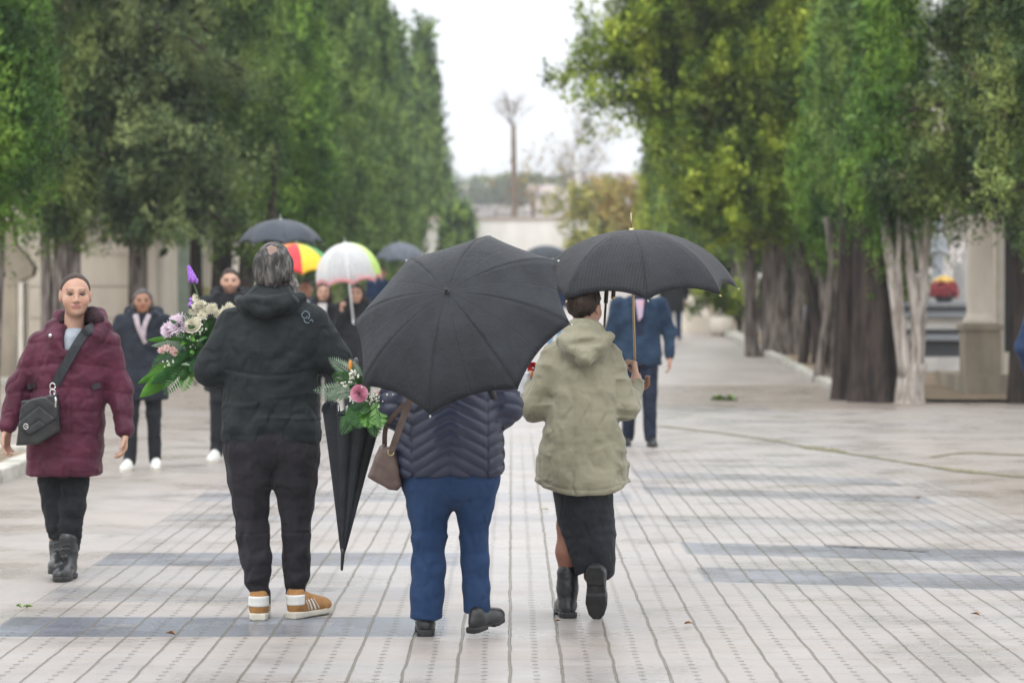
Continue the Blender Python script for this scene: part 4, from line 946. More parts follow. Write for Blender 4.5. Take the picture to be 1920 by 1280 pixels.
# ------------------------------------------------------------------ 2 the woman in the navy quilted jacket
def navy():
    q = Near(418, 845, 1188); r = q.root('person from behind in a navy quilted jacket and blue trousers under the tilted black umbrella')
    hc, Mh = head_frame((0,.09,1.53), 0)
    lsh, lel, lha = q.p(772,655,.05), q.p(738,765,.03), np.array([-.33,.28,1.02])
    rsh, rel, rha = q.p(918,655,.05), q.p(945,762,.03), np.array([.165,.30,1.10])
    F = Fd((-.50,-.2,-.02), (.38,.52,1.70), .0065)
    head(F, hc, Mh, .98, True); F.cap(hc+[0,-.01,-.07], (0,.04,1.30), .05, .06, .03)
    F.loft([(.75,0,.15,0,.09),(.9,0,.16,.02,.10),(1.2,0,.15,.03,.09),(1.3,0,.10,.04,.07)])
    for P in ((lsh,lel,lha),(rsh,rel,rha)): F.chain(P, [.055,.045,.028], .03)
    for a in ((q.p(810,880),q.p(806,1000),q.p(800,1162)),(q.p(880,880),q.p(889,1000,.01),q.p(894,1150,.035))): F.chain(a, [.07,.045,.036], .03)
    hand(F, lha, (0,1,.1), (.3,0,1), .7, 1, .95); hand(F, rha, (-.75,.5,.2), (0,-.9,.3), 1.1, -1, .95)
    F.build('body', skin_l, r, face_col(hc, Mh, SK['fair']))
    hair(r, hc, Mh, hair_b, 'bob', 1, .007, 4)
    F = Fd((-.50,-.24,.66), (.40,.42,1.42), .006)
    F.loft(q.rows([(889,744,942,-.01,.16),(870,738,946,-.01,.172),(830,738,945,-.01,.172),(790,746,939,0,.16),(740,757,932,.02,.145),(690,765,925,.03,.135),(645,775,916,.04,.12),(610,800,890,.05,.09)]), e=2.3)
    F.chain([lsh,lel,lha-[0,.05,0]], [.08,.076,.048], .04); F.chain([rsh,rel,rha-[.01,.05,0]], [.08,.078,.048], .04)
    F.loft([(1.28,0,.09,.05,.09),(1.38,0,.075,.07,.075)])
    def quilt(P):
        x = np.abs(P[:,0]-.0); tri = np.where(x < .165, x, .33-x)
        ph = (P[:,2]+.55*tri)/.052+.3*vn(P*5); arm = x > .235
        ph = np.where(arm, (P[:,2]+.35*P[:,1])/.06, ph)
        return .007-.0125*np.sqrt(np.abs(np.sin(pi*ph)))
    F.disp(quilt, folds(8,8,8,.003,2), lambda P: .005*np.exp(-((np.abs(P[:,0])-.165)/.005)**2)*(P[:,1] < 0))
    jk = F.build('jacket', M('navy_nylon', (.012,.016,.036), (.022,.028,.058), 5, .42, .15, 60, spec=.45, sheen=.03), r)
    jean = cloth('blue_denim', (.014,.035,.088), (.028,.057,.128), .85, .4, 220, .03, 3)
    F = Fd((-.30,-.2,.04), (.30,.22,.80), .0065)
    F.ell((0,-.01,.715), (.222,.15,.16), .02)
    F.chain([q.p(800,908,-.01),q.p(805,950,0),q.p(806,1000,0),q.p(804,1060,0),q.p(801,1110,0),q.p(800,1156,-.005)], [.108,.094,.078,.075,.072,.074], .035)
    F.chain([q.p(890,908,-.01),q.p(889,940,0),q.p(888,965,.0),q.p(891,1050,.02),q.p(894,1100,.03),q.p(894,1145,.035)], [.108,.09,.076,.064,.06,.062], .018)
    F.cut(lambda X,Y,Z: np.where(X < 0, q.z(1157), q.z(1148))-Z)
    F.disp(folds(13,13,3.5,.006,3), folds(6,6,8,.004,9), lambda P: folds(6,6,20,.008,15)(P)*np.exp(-((P[:,2]-.50)/.1)**2))
    F.build('trousers', jean, r)
    shoe(r, 'flat', (q.x(799),-.06,0), R(3), 0, blk, 1.0); shoe(r, 'flat', (q.x(884),-.05,.012), R(-36), R(8), blk, .92)
    return r, q, jk
navy_r, navy_q, navy_j = navy()

# ------------------------------------------------------------------ 3 the woman in the green parka
def parka():
    q = Near(396, 1095, 1157); r = q.root('person from behind in a sage green hooded parka and slit black skirt')
    hc, Mh = head_frame(q.p(1096,576,.02), R(-24), R(-4))
    lsh, lel, lha = q.p(1042,668,0), q.p(1004,764,-.0), np.array([-.235,.27,1.12])
    rsh, rel, rha = q.p(1143,668,0), q.p(1171,766,.01), q.p(1197,714,.22)
    F = Fd((-.36,-.2,-.02), (.36,.46,1.66), .006)
    head(F, hc, Mh, .97, True); F.cap(hc+[0,-.01,-.07], (0,0,1.26), .05, .06, .03)
    F.loft([(.70,0,.12,0,.09),(.9,0,.13,0,.10),(1.2,0,.13,0,.09),(1.28,0,.10,0,.07)])
    for P in ((lsh,lel,lha),(rsh,rel,rha)): F.chain(P, [.05,.042,.027], .03)
    F.chain([q.p(1078,890,.0),q.p(1066,985,.0),q.p(1064,1035,-.01),q.p(1065,1090,.01)], [.07,.052,.052,.04], .03)
    F.chain([q.p(1110,890,0),q.p(1112,1000,.03),q.p(1110,1080,.0)], [.07,.05,.04], .03)
    hand(F, lha, (0,1,.2), (1,0,.2), .8, 1, .95); hand(F, rha, (-.1,.35,.9), (-1,.2,0), 1.25, -1, .98)
    tights = np.array([.27,.125,.085])
    fc = face_col(hc, Mh, SK['fair'])
    F.build('body', skin_l, r, lambda V: np.where((V[:,2] < .6)[:,None], tights, fc(V)))
    hair(r, hc, Mh, hair_d, 'short', 1.03, .005, 6)
    par = cloth('sage_cotton', (.20,.19,.13), (.265,.25,.178), .72, .35, 150, .2, 5)
    F = Fd((-.36,-.28,.54), (.36,.36,1.46), .006)
    F.loft(q.rows([(934,1003,1183,-.005,.185),(900,1003,1182,-.01,.185),(868,1004,1179,-.01,.175),(825,1014,1170,-.01,.162),(775,1022,1163,-.005,.15),(725,1029,1160,0,.14),(690,1033,1160,0,.13),(660,1042,1152,0,.118),(636,1060,1134,.005,.095)]), e=2.25)
    F.cut(lambda X,Y,Z: (.583+.052*np.minimum(1.2, np.abs(X)/.215)**3)-Z, .004)
    F.chain([lsh,lel,lha-[0,.05,0]], [.074,.07,.05], .035); F.chain([rsh,rel,rha-[.0,.012,.02]], [.07,.07,.046], .03)
    F.loft([(1.26,0,.115,0,.09),(1.33,0,.095,.0,.09),(1.385,.0,.082,.01,.085)], .03)
    F.ell(q.p(1095,650,-.10), (.122,.075,.083), .03); F.ell(q.p(1095,622,-.06), (.10,.07,.07), .03)
    F.cap(q.p(1052,640,-.09), q.p(1096,672,-.165), .03, .034, .02); F.cap(q.p(1140,632,-.09), q.p(1096,672,-.165), .03, .034, .02)
    F.cap(q.p(1070,645,-.165), q.p(1118,640,-.165), .011, .014, .02, neg=True); F.ell((0,.02,1.44), (.072,.078,.07), .01, neg=True)
    F.disp(folds(5,5,6,.009,21), folds(12,12,9,.005,23), lambda P: folds(5,5,22,.009,25)(P)*(np.abs(P[:,0]) > .15),
           lambda P: .005*np.exp(-((P[:,2]-(.613+.052*np.minimum(1.2, np.abs(P[:,0])/.215)**3))/.004)**2), lambda P: .005*np.exp(-((np.abs(P[:,0])-.205)/.005)**2)*(P[:,2] < .78))
    jk = F.build('parka', par, r)
    F = Fd((-.26,-.22,.13), (.26,.24,.72), .006)
    F.loft(q.rows([(1098,1062,1150,-.01,.10),(1060,1056,1153,-.01,.115),(1000,1048,1157,-.01,.13),(950,1040,1152,-.01,.14),(890,1034,1150,0,.13)]), e=2.2)
    def slit(X, Y, Z):                          # the left edge swings back from the slit; the hem dips to the right
        xe = q.x(1049)+(q.z(988)-Z)*(33/92); hem = np.interp(X, [q.x(1080),q.x(1104),q.x(1136),q.x(1150)], [q.z(1076),q.z(1064),q.z(1086),q.z(1078)])
        return np.maximum(np.where(Z < q.z(985), xe-X, -1), hem-Z)
    F.cut(slit); F.disp(folds(5,5,6,.007,31), folds(7,7,16,.004,33)); F.build('skirt', cloth('black_wool', (.016,.018,.022), (.028,.031,.036), .9, .4, 200), r)
    shoe(r, 'boot', (q.x(1066),-.06,0), R(6), 0, blk, .98, 'boot')
    # trailing foot: toe on the ground, heel lifted, sole turned to the viewer
    Mx = rotm(R(-8), R(-72)); toe = np.array([0,.262,.02])*.98
    shoe(r, 'boot', np.array([q.x(1118),-.10,.012])-Mx@toe, R(-8), R(-72), blk, .98, 'boot')
    return r, q
parka_r, parka_q = parka()

# ------------------------------------------------------------------ 4 the woman in the burgundy coat
def burgundy():
    q = Near(348, 130, 1085); r = q.root('person walking towards the viewer in a burgundy quilted coat with black trousers and boots')
    hc, Mh = head_frame(q.p(143,556,-.03), pi+.22, R(-2))
    lsh, lel, lha = q.p(78,648,0), q.p(36,730,.02), q.p(18,806,-.05)
    rsh, rel, rha = q.p(202,648,0), q.p(224,735,.02), q.p(237,814,-.06)
    F = Fd((-.46,-.26,-.02), (.42,.2,1.68), .0048)
    head(F, hc, Mh, 1.03, True); F.cap(hc+Mh@np.array([0,-.015,-.07]), (.02,0,1.32), .05, .058, .03)
    F.loft([(.66,0,.12,0,.09),(.9,0,.14,0,.10),(1.2,0,.15,0,.09),(1.32,0,.10,0,.07)])
    for P in ((lsh,lel,lha),(rsh,rel,rha)): F.chain(P, [.05,.042,.027], .03)
    for a in ((q.p(104,840),q.p(100,950,.01),q.p(106,1010,.025),q.p(109,1035,.035)),(q.p(138,840),q.p(138,950,-.03),q.p(134,1010,-.015),q.p(132,1045,0))): F.chain(a, [.06,.045,.036,.034], .03)
    hand(F, lha, (-.12,-.15,-.95), (.8,-.3,0), .45, 1, .98); hand(F, rha, (.05,-.25,-.95), (-.8,-.2,0), .6, -1, .98)
    F.build('body', skin_l, r, face_col(hc, Mh, SK['fair'], s=1.03, lip=(.38,.15,.14)))
    eyes(r, hc, Mh, 1.03); hair(r, hc, Mh, hair_b, 'tied', 1.03, .005, 8)
    bur = cloth('burgundy_nylon', (.058,.013,.026), (.095,.022,.042), .5, .25, 120, .04, 5)
    F = Fd((-.46,-.26,.5), (.42,.26,1.56), .006)
    F.loft(q.rows([(893,50,190,0,.165),(860,50,193,0,.165),(800,54,197,0,.16),(745,62,197,0,.15),(700,64,198,-.005,.145),(660,66,204,-.005,.14),(635,76,206,0,.125),(612,96,188,.01,.10)]), e=2.3)
    F.chain([lsh,lel,lha+[.0,0,.02]], [.074,.064,.047], .04); F.chain([rsh,rel,rha+[0,0,.02]], [.072,.064,.047], .04)
    F.chain([q.p(131,662,-.135),q.p(112,640,-.11),q.p(101,617,-.03),q.p(110,602,.06),q.p(145,596,.09),q.p(180,600,.06),q.p(193,616,-.01),q.p(182,634,-.10),q.p(156,652,-.13)], [.024,.032,.038,.044,.05,.05,.045,.038,.026], .025)
    F.cap(q.p(143,604,-.09), q.p(137,650,-.13), .066, .038, .012, neg=True); F.ell(q.p(143,590,-.02), (.08,.085,.10), .01, neg=True)
    def puff(P):
        ph = (P[:,2]-.03*np.cos(P[:,0]*6))/.125; return .005-.009*np.abs(np.sin(pi*ph))**.45
    F.disp(puff, folds(10,10,10,.005,41), folds(18,18,26,.003,42), lambda P: .006*np.exp(-((P[:,0]-.03)/.006)**2)*(P[:,1] < -.05)*(P[:,2] < 1.27))
    ct = F.build('coat', bur, r)
    F = Fd(q.p(150,612,-.14)-.11, q.p(150,612,-.1)+.2, .006)     # dark plush lining of the hood
    F.chain([q.p(114,606,-.04),q.p(118,600,.03),q.p(145,594,.06),q.p(172,594,.025),q.p(184,602,-.03)], [.02,.03,.04,.044,.042], .02); F.disp(folds(40,40,40,.006,3))
    F.build('hood_lining', M('dark_plush', (.02,.008,.012), (.035,.014,.02), 40, .95, .8, 90), r)
    F = Fd((-.08,-.2,1.22), (.14,.02,1.42), .006); F.loft([(1.19,.022,.04,-.09,.04),(1.30,.025,.05,-.06,.045),(1.345,.03,.055,-.025,.05)]); F.build('shirt', M('pale_blue_shirt', (.26,.30,.35), (.34,.38,.42), 14, .8), r)
    for a, b in ((52,76),(176,196)):
        x0, x1 = q.x(a), q.x(b); z = q.z(727)
        ribbon('waist_tab', [(x, surf(ct,x,z)-.003, z+.004*i) for i, x in enumerate(np.linspace(x0+.01,x1-.01,4))], .03, .006, M('tab_fabric', (.02,.012,.02), rough=.6), r)
    for px, py in ((103,631),(142,660)):
        MB().ball((q.x(px), surf(ct,q.x(px),q.z(py))-.003, q.z(py)), (.011,.006,.011)).build('snap', M('snap_metal', (.6,.6,.6), rough=.3, metal=1), r)
    F = Fd((-.26,-.2,.12), (.22,.2,.72), .006)
    F.chain([q.p(98,880,0),q.p(97,905,.0),q.p(100,950,.01),q.p(105,985,.02),q.p(109,1022,.03)], [.08,.072,.064,.055,.047], .02)
    F.chain([q.p(142,880,0),q.p(141,905,-.02),q.p(138,950,-.03),q.p(135,985,-.02),q.p(133,1026,-.01)], [.08,.074,.068,.06,.05], .02)
    F.disp(folds(7,7,16,.005,51), lambda P: folds(6,6,30,.006,52)(P)*np.exp(-((P[:,2]-.25)/.1)**2)); F.build('trousers', black_p, r)
    shoe(r, 'boot', (q.x(108),.07,.02), pi+.10, R(4), blk, 1.0, 'boot'); shoe(r, 'boot', (q.x(132),.02,0), pi-.08, 0, blk, 1.0, 'boot')
    # cross-body bag: a thing of its own
    b = thing('shoulder_bag', 'black quilted flap bag on a wide strap across the burgundy coat', 'bag', (q.X,q.Y-.22,0))
    F = Fd((-.30,-.12,.68), (.02,.10,1.06), .005)
    P = lambda px, py: (q.x(px), q.z(py))
    def slab(poly, y0, y1, kk=.02):
        def fn(X, Y, Z):
            d = -1e3+0*X
            for (ax,az),(bx,bz) in zip(poly, poly[1:]+poly[:1]):
                l = math.hypot(bx-ax, bz-az); nx, nz = -(bz-az)/l, (bx-ax)/l
                d = np.maximum(d, (X-ax)*nx+(Z-az)*nz+0*Y)
            c = np.maximum(Y-y1, y0-Y)+0*d; h = np.maximum(kk-np.abs(d-c), 0)/kk; return np.maximum(d, c)+h*h*kk*.25
        return fn
    poly = [P(58,752),P(122,738),P(126,806),P(88,830),P(44,834)]
    area = sum(a[0]*c[1]-c[0]*a[1] for a, c in zip(poly, poly[1:]+poly[:1]))
    if area > 0: poly = poly[::-1]
    F.put(slab(poly, -.035, .05), (-.3,-.1,.68), (.02,.08,1.06), .003); F.disp(folds(8,8,8,.004,7)); bg_ = F.build('bag_body', black_l, b)
    poly2 = [P(57,750),P(123,736),P(125,782),P(72,815),P(50,800)]
    if sum(a[0]*c[1]-c[0]*a[1] for a, c in zip(poly2, poly2[1:]+poly2[:1])) > 0: poly2 = poly2[::-1]
    F = Fd((-.30,-.12,.68), (.02,.10,1.06), .005); F.put(slab(poly2, -.052, -.03, .012), (-.3,-.1,.68), (.02,.08,1.06), .003)
    F.disp(lambda P_: .004*np.exp(-((((P_[:,2]+.8*np.abs(P_[:,0]+.115)) % .075)-.037)/.005)**2)); F.build('flap', black_l, b)
    silver = M('silver', (.62,.62,.6), rough=.25, metal=1)
    e = np.array([q.x(66), -.056, q.z(797)]); MB().tube([e+[.012*cos(a),0,.014*sin(a)] for a in np.linspace(0,2*pi,15)], .0028, 5).tube([e+[-.008,0,.0],e+[.008,0,0]], .0026, 5).build('emblem', silver, b)
    for px, py in ((113,724),(113,735)):
        e = q.p(px,py,-.02); MB().tube([e+[.014*cos(a),0,.018*sin(a)] for a in np.linspace(0,2*pi,13)], .0035, 6).build('ring', silver, b)
    MB().tube([q.p(117,735,-.04),q.p(121,748,-.05),q.p(120,762,-.052)], .006, 6).build('clasp', silver, b)
    off = q.Y-.22-q.Y
    sp = [(px, py) for px, py in ((112,722),(124,700),(138,675),(152,650),(164,630),(176,618))]
    pts = [(q.x(a), surf(ct,q.x(a),q.z(c))-.008-off, q.z(c)) for a, c in sp]; pts.append((q.x(186), .05-off, q.z(606)))
    ribbon('strap', pts, .048, .004, M('strap_web', (.018,.022,.026), (.03,.034,.038), 60, .75), b)
    return r, q
burg_r, burg_q = burgundy()

# ------------------------------------------------------------------ people farther off: one builder
def figure(label, X, Y, H=1.7, b=1.0, toward=True, yaw=0, coat=None, hem=.50, flare=1.0, legs=black_p, shoes=blk, skind='flat', hairm=hair_d, style='short', skin='fair', L=None, Rr=None, step=(.0,.0), beard=None, hood=False, h=.011, scarf=None, shirt=None, turn=0, grip=None, legw=1.0, name='person'):
    k = H/1.72; fy = -1 if toward else 1
    r = thing(name, label, 'person', (X,Y,zg(Y)), yaw)
    J = lambda x, y, z: np.array([x*k*b, y*k*fy, z*k])
    hc, Mh = head_frame(J(0,.02,1.60), (pi if toward else 0)+turn)
    sh = {-1: J(-.185,0,1.40), 1: J(.185,0,1.40)}
    arms = {}
    for s, A in ((-1,L),(1,Rr)):
        A = A or [(s*.25,-.02,1.12),(s*.25,.06,.87)]
        arms[s] = [sh[s]]+[J(a[0]/1,a[1],a[2]) for a in A]
    F = Fd(np.array([-.62*b,-.42,-.02])*k, np.array([.62*b,.42,1.98])*k, h)
    head(F, hc, Mh, k*1.02, style in ('long','bob','tied')); F.cap(hc+Mh@np.array([0,-.015,-.06])*k, J(0,0,1.40), .052*k, .06*k, .03)
    F.loft([(z*k,0,rx*k*b,0,ry*k) for z, rx, ry in ((.80,.15,.11),(1.0,.15,.11),(1.3,.17,.10),(1.42,.10,.08))])
    for s in (-1,1):
        F.chain(arms[s], [.05*k,.042*k,.028*k], .03)
        d = arms[s][2]-arms[s][1]
        hand(F, arms[s][2], d if grip != s else (0,fy*.4,.9), (-s,-.1*fy,.1), .5 if grip != s else 1.25, s*fy, k)
    hip = [J(-.085,0,.86), J(.085,0,.86)]; foot = [J(-.095,step[0],.09), J(.095,step[1],.09)]
    for i in (0,1): F.chain([hip[i], (hip[i]+foot[i])/2+J(0,.03,.02), foot[i]], [.08*k,.052*k,.04*k], .03)
    sk = SK[skin]; F.build('body', skin_l, r, face_col(hc, Mh, sk, k*1.02, beard))
    if toward: eyes(r, hc, Mh, k*1.02)
    if style: hair(r, hc, Mh, hairm, style, k*1.03, .008, 3)
    hz = hem; F = Fd(np.array([-.62*b,-.42,hz-.05])*k, np.array([.62*b,.42,1.66])*k, h)
    rows = [(1.50,.085,.085),(1.45,.13,.10),(1.39,.185,.12),(1.25,.20,.14),(1.08,.19,.14),(.90,.205*flare,.15),(.70,.21*flare,.155*flare),(.5,.215*flare,.16*flare)]
    rows = [q for q in rows if q[0] > hz+.03]+[(hz, rows[[q[0] > hz for q in rows].count(True)-1][1]*1.0, .15)]
    F.loft([(z*k,0,rx*k*b,0,ry*k) for z, rx, ry in rows], e=2.2)
    for s in (-1,1):
        w = arms[s][2]+(arms[s][1]-arms[s][2])*.12; F.chain([arms[s][0],arms[s][1],w], [.078*k*min(b,1.1),.066*k,.048*k], .04)
    if hood: F.chain([J(-.10,.03,1.47),J(-.12,-.06,1.50),J(0,-.12,1.50),J(.12,-.06,1.50),J(.10,.03,1.47)], [.045*k,.05*k,.06*k,.05*k,.045*k], .03)
    F.disp(folds(5,5,10,.007,int(X*7+Y)%30), folds(11,11,15,.004,int(X*5+Y)%23))
    ct = F.build('coat', coat, r)
    F = Fd(np.array([-.36*b,-.42,.03])*k, np.array([.36*b,.42,1.0])*k, h)
    if hz > .80: F.loft([(z*k,0,rx*k*b,0,ry*k) for z, rx, ry in ((.78,.17,.13),(.9,.17,.13),(.98,.16,.12))])
    for i in (0,1): F.chain([hip[i], (hip[i]*.55+foot[i]*.45)+J(0,.03,.02), foot[i]], [.098*k*legw,.072*k*legw,.06*k*legw], .02)
    F.disp(folds(5,5,12,.006,5)); F.build('trousers', legs, r)
    for i in (0,1):
        p = foot[i]-J(0,.06,.09); p[2] = .004; shoe(r, skind, p, (pi if toward else 0)+(.12 if i else -.12)*(-fy), R(-3), shoes, k)
    if scarf is not None:
        MB().tube(bez([J(-.05,.10,1.47),J(-.02,.145,1.36),J(.04,.155,1.2)],5), np.linspace(.03,.022,11)*k, 8).tube(bez([J(.06,.08,1.47),J(.03,.14,1.36),J(.02,.15,1.25)],5), .026*k, 8).build('scarf', scarf, r)
    if shirt is not None:
        V = [J(-.055,0,1.47),J(.055,0,1.47),J(.03,0,1.1),J(-.03,0,1.1)]
        for v in V: v[1] = surf(ct, v[0], min(v[2],1.43*k), -1, .03)-.006 if toward else surf(ct, v[0], v[2], 1)+.006
        nx = 8; G = []
        for j in range(nx+1):
            t = j/nx
            for i in range(5):
                u = i/4; p = (V[0]*(1-u)+V[1]*u)*(1-t)+(V[3]*(1-u)+V[2]*u)*t; p[1] = surf(ct, p[0], min(p[2],1.44*k), -1 if toward else 1, .03)+(-.007 if toward else .007); G.append(p)
        mk('shirt', G, [(j*5+i,j*5+i+1,j*5+i+6,j*5+i+5) for j in range(nx) for i in range(4)], shirt, r)
    return r, arms, k
navy_c = cloth('dark_navy_wool', (.014,.017,.024), (.026,.031,.042), .8)
blk_c = cloth('black_wool_coat', (.012,.013,.015), (.022,.024,.028), .85)
blue_c = cloth('navy_blue_coat', (.014,.028,.07), (.025,.045,.10), .8)
denim_c = cloth('denim_jacket', (.013,.027,.052), (.026,.048,.084), .85, .5, 200)
lightjean = cloth('light_blue_jeans', (.17,.30,.47), (.24,.38,.54), .85)
white_t = M('white_knit', (.62,.6,.58), (.5,.48,.47), 20, .9)
figure('person in a long dark navy coat, pale scarf and white shoes behind the burgundy coat', wx(268,23.2), 23.2, 1.57, 1.12, True, 0, navy_c, .66, 1.05, skin='brown', style='bob', hairm=M('greying_hair', (.03,.027,.026), (.10,.09,.085), 30, .6), shoes=wht, skind='sneaker', step=(.12,-.08), scarf=M('pale_scarf', (.42,.36,.36), (.3,.25,.3), 30, .9), hood=True, L=[(-.24,0,1.14),(-.2,.16,.92)], Rr=[(.24,0,1.14),(.2,.2,1.0)], turn=.15)
bm, bma, bk = figure('person with a short dark beard and black coat behind the white flowers', wx(432,24.4), 24.4, 1.76, 1.15, True, 0, blk_c, .62, 1.0, skin='fair', style='short', shoes=wht, skind='sneaker', legs=black_p, beard=(.04,.03,.028), step=(.10,-.15), Rr=[(.26,.05,1.20),(.33,.22,1.33)], grip=1, hood=True, turn=.1)
rb, rba, rbk = figure('person in a dark jacket and light blue jeans under the red and yellow umbrella', wx(574,31.5), 31.5, 1.70, 1.0, True, 0, blue_c, .85, legs=lightjean, skin='tan', style='short', hairm=hair_g, L=[(-.24,.04,1.14),(-.10,.26,1.30)], grip=-1, shirt=white_t, turn=-.15)
figure('left one of two people under the transparent umbrella, long dark hair, white shirt front', wx(606,30.6), 30.6, 1.66, .95, True, 0, blk_c, .62, skin='fair', style='long', shirt=white_t, turn=.1)
cu, cua, cuk = figure('hooded person in black gripping the white shaft of the transparent umbrella', wx(669,30.2), 30.2, 1.64, 1.0, True, 0, blk_c, .58, skin='fair', style='long', hood=True, L=[(-.22,.05,1.16),(-.17,.20,1.40)], grip=-1, turn=-.1)
gu, gua, guk = figure('person in navy blue under the small grey umbrella in front of the cypresses', wx(716,50), 50, 1.78, 1.05, True, 0, blue_c, .55, skin='tan', style='short', Rr=[(.25,.05,1.2),(.24,.2,1.38)], grip=1, h=.014)
bl, bla, blk_ = figure('person in a blue denim jacket over a dark sweater behind the green parka', wx(1198,26.8), 26.8, 1.74, 1.12, True, 0, denim_c, .80, legs=cloth('navy_trousers', (.012,.016,.03), (.02,.026,.045), .85), skin='tan', style='short', step=(-.05,.10), shirt=cloth('navy_sweater', (.012,.018,.036), (.02,.028,.05), .9), Rr=[(.27,-.02,1.14),(.27,.06,.86)], legw=1.05)
mk('shirt_collar', [(-.045,-.150,1.47),(.045,-.150,1.47),(.028,-.168,1.30),(-.012,-.168,1.25),(0,-.18,1.4)], [(0,4,1),(1,4,2),(2,4,3),(3,4,0)], M('lilac_shirt', (.42,.36,.48), (.5,.3,.36), 20, .7), bl)
figure('person in black with a shoulder bag far up the lane, right of the denim jacket', wx(1264,60), 60, 1.76, 1.1, False, 0, blk_c, .60, style='short', h=.015, legs=blue_c)
fu, fua, fuk = figure('person in light blue jeans under the half-hidden dark umbrella between the two black ones', wx(1040,55), 55, 1.74, 1.05, False, 0, blue_c, .85, legs=lightjean, h=.014, style='short', L=[(-.25,.05,1.2),(-.2,.2,1.38)], grip=-1)
figure('person in a navy quilted sleeve cut off by the right edge of the photo', wx(1994,20.5), 20.5, 1.70, 1.15, False, 0, blue_c, .75, h=.012, L=[(-.27,-.02,1.13),(-.22,.14,.94)])
# ================================================================== UMBRELLAS, FLOWERS, BAGS
def frame_from(ax, roll=0):
    z = np.array(ax, float); z /= np.linalg.norm(z); x = np.cross([0,1.0,0] if abs(z[1]) < .9 else [0,0,1.0], z); x /= np.linalg.norm(x); y = np.cross(z, x)
    c, s = cos(roll), sin(roll); return np.stack([x*c+y*s, -x*s+y*c, z], 1)
def umb_mat(name, c, c2, pin=None, rough=.62, trans=0):
    m, nt, p, out = newmat(name); g = NN(nt, 'ShaderNodeTexCoord').outputs['Object']
    base = mix(nt, ramp(nt, noise(nt, g, 9, 4, .6), .3, .7), c, c2)
    uv = NN(nt, 'ShaderNodeAttribute', attribute_name='PUV').outputs['Vector']
    sp = NN(nt, 'ShaderNodeSeparateXYZ'); nt.links.new(uv, sp.inputs[0])
    if pin: base = mix(nt, mth(nt, 'MULTIPLY', ramp(nt, mth(nt, 'ABSOLUTE', mth(nt, 'SUBTRACT', mth(nt, 'FRACT', mth(nt, 'MULTIPLY', sp.outputs[0], 62)), .5)), .32, .46), .55), base, pin)
    v = NN(nt, 'ShaderNodeTexVoronoi'); v.inputs['Scale'].default_value = 110; nt.links.new(g, v.inputs['Vector'])
    sc_ = NN(nt, 'ShaderNodeSeparateColor'); nt.links.new(v.outputs['Color'], sc_.inputs[0])
    drop = mth(nt, 'MULTIPLY', ramp(nt, v.outputs['Distance'], .42, .16), mth(nt, 'GREATER_THAN', sc_.outputs[0], .72))
    nt.links.new(base, p.inputs['Base Color'])
    rr = NN(nt, 'ShaderNodeMapRange'); rr.inputs[3].default_value = rough; rr.inputs[4].default_value = .08; nt.links.new(drop, rr.inputs[0]); nt.links.new(rr.outputs[0], p.inputs['Roughness'])
    crease = mth(nt, 'ADD', mth(nt, 'MULTIPLY', noise(nt, g, 7, 5, .65), 1.6), mth(nt, 'MULTIPLY', drop, .35))
    crease = mth(nt, 'SUBTRACT', crease, mth(nt, 'MULTIPLY', ramp(nt, mth(nt, 'ABSOLUTE', sp.outputs[0]), .006, .0), .25))
    b = NN(nt, 'ShaderNodeBump'); b.inputs['Strength'].default_value = .7; b.inputs['Distance'].default_value = .008; nt.links.new(crease, b.inputs['Height']); nt.links.new(b.outputs[0], p.inputs['Normal'])
    p.inputs['Specular IOR Level'].default_value = .22; p.inputs['Sheen Weight'].default_value = .03; p.inputs['Sheen Roughness'].default_value = .4
    return m
wood = M('brown_wood', (.16,.055,.025), (.25,.10,.045), 8, .3, stretch=(1,1,.2), coat=.4)
brass = M('brass', (.50,.40,.24), rough=.35, metal=1); steel = M('steel', (.5,.5,.5), rough=.3, metal=1); blackp = M('black_plastic', (.015,.015,.016), rough=.35); whitep = M('white_plastic', (.75,.76,.77), rough=.35)
def hook(rad=.03, drop=.05, flip=1):
    P = [(0,0,0),(0,0,-.05)]+[(flip*(rad-rad*cos(a)),0,-.05-drop-rad*sin(a)) for a in np.linspace(0,pi*1.05,9)]+[(flip*2*rad,0,-.05-drop+.03)]
    return bez(P, 3)
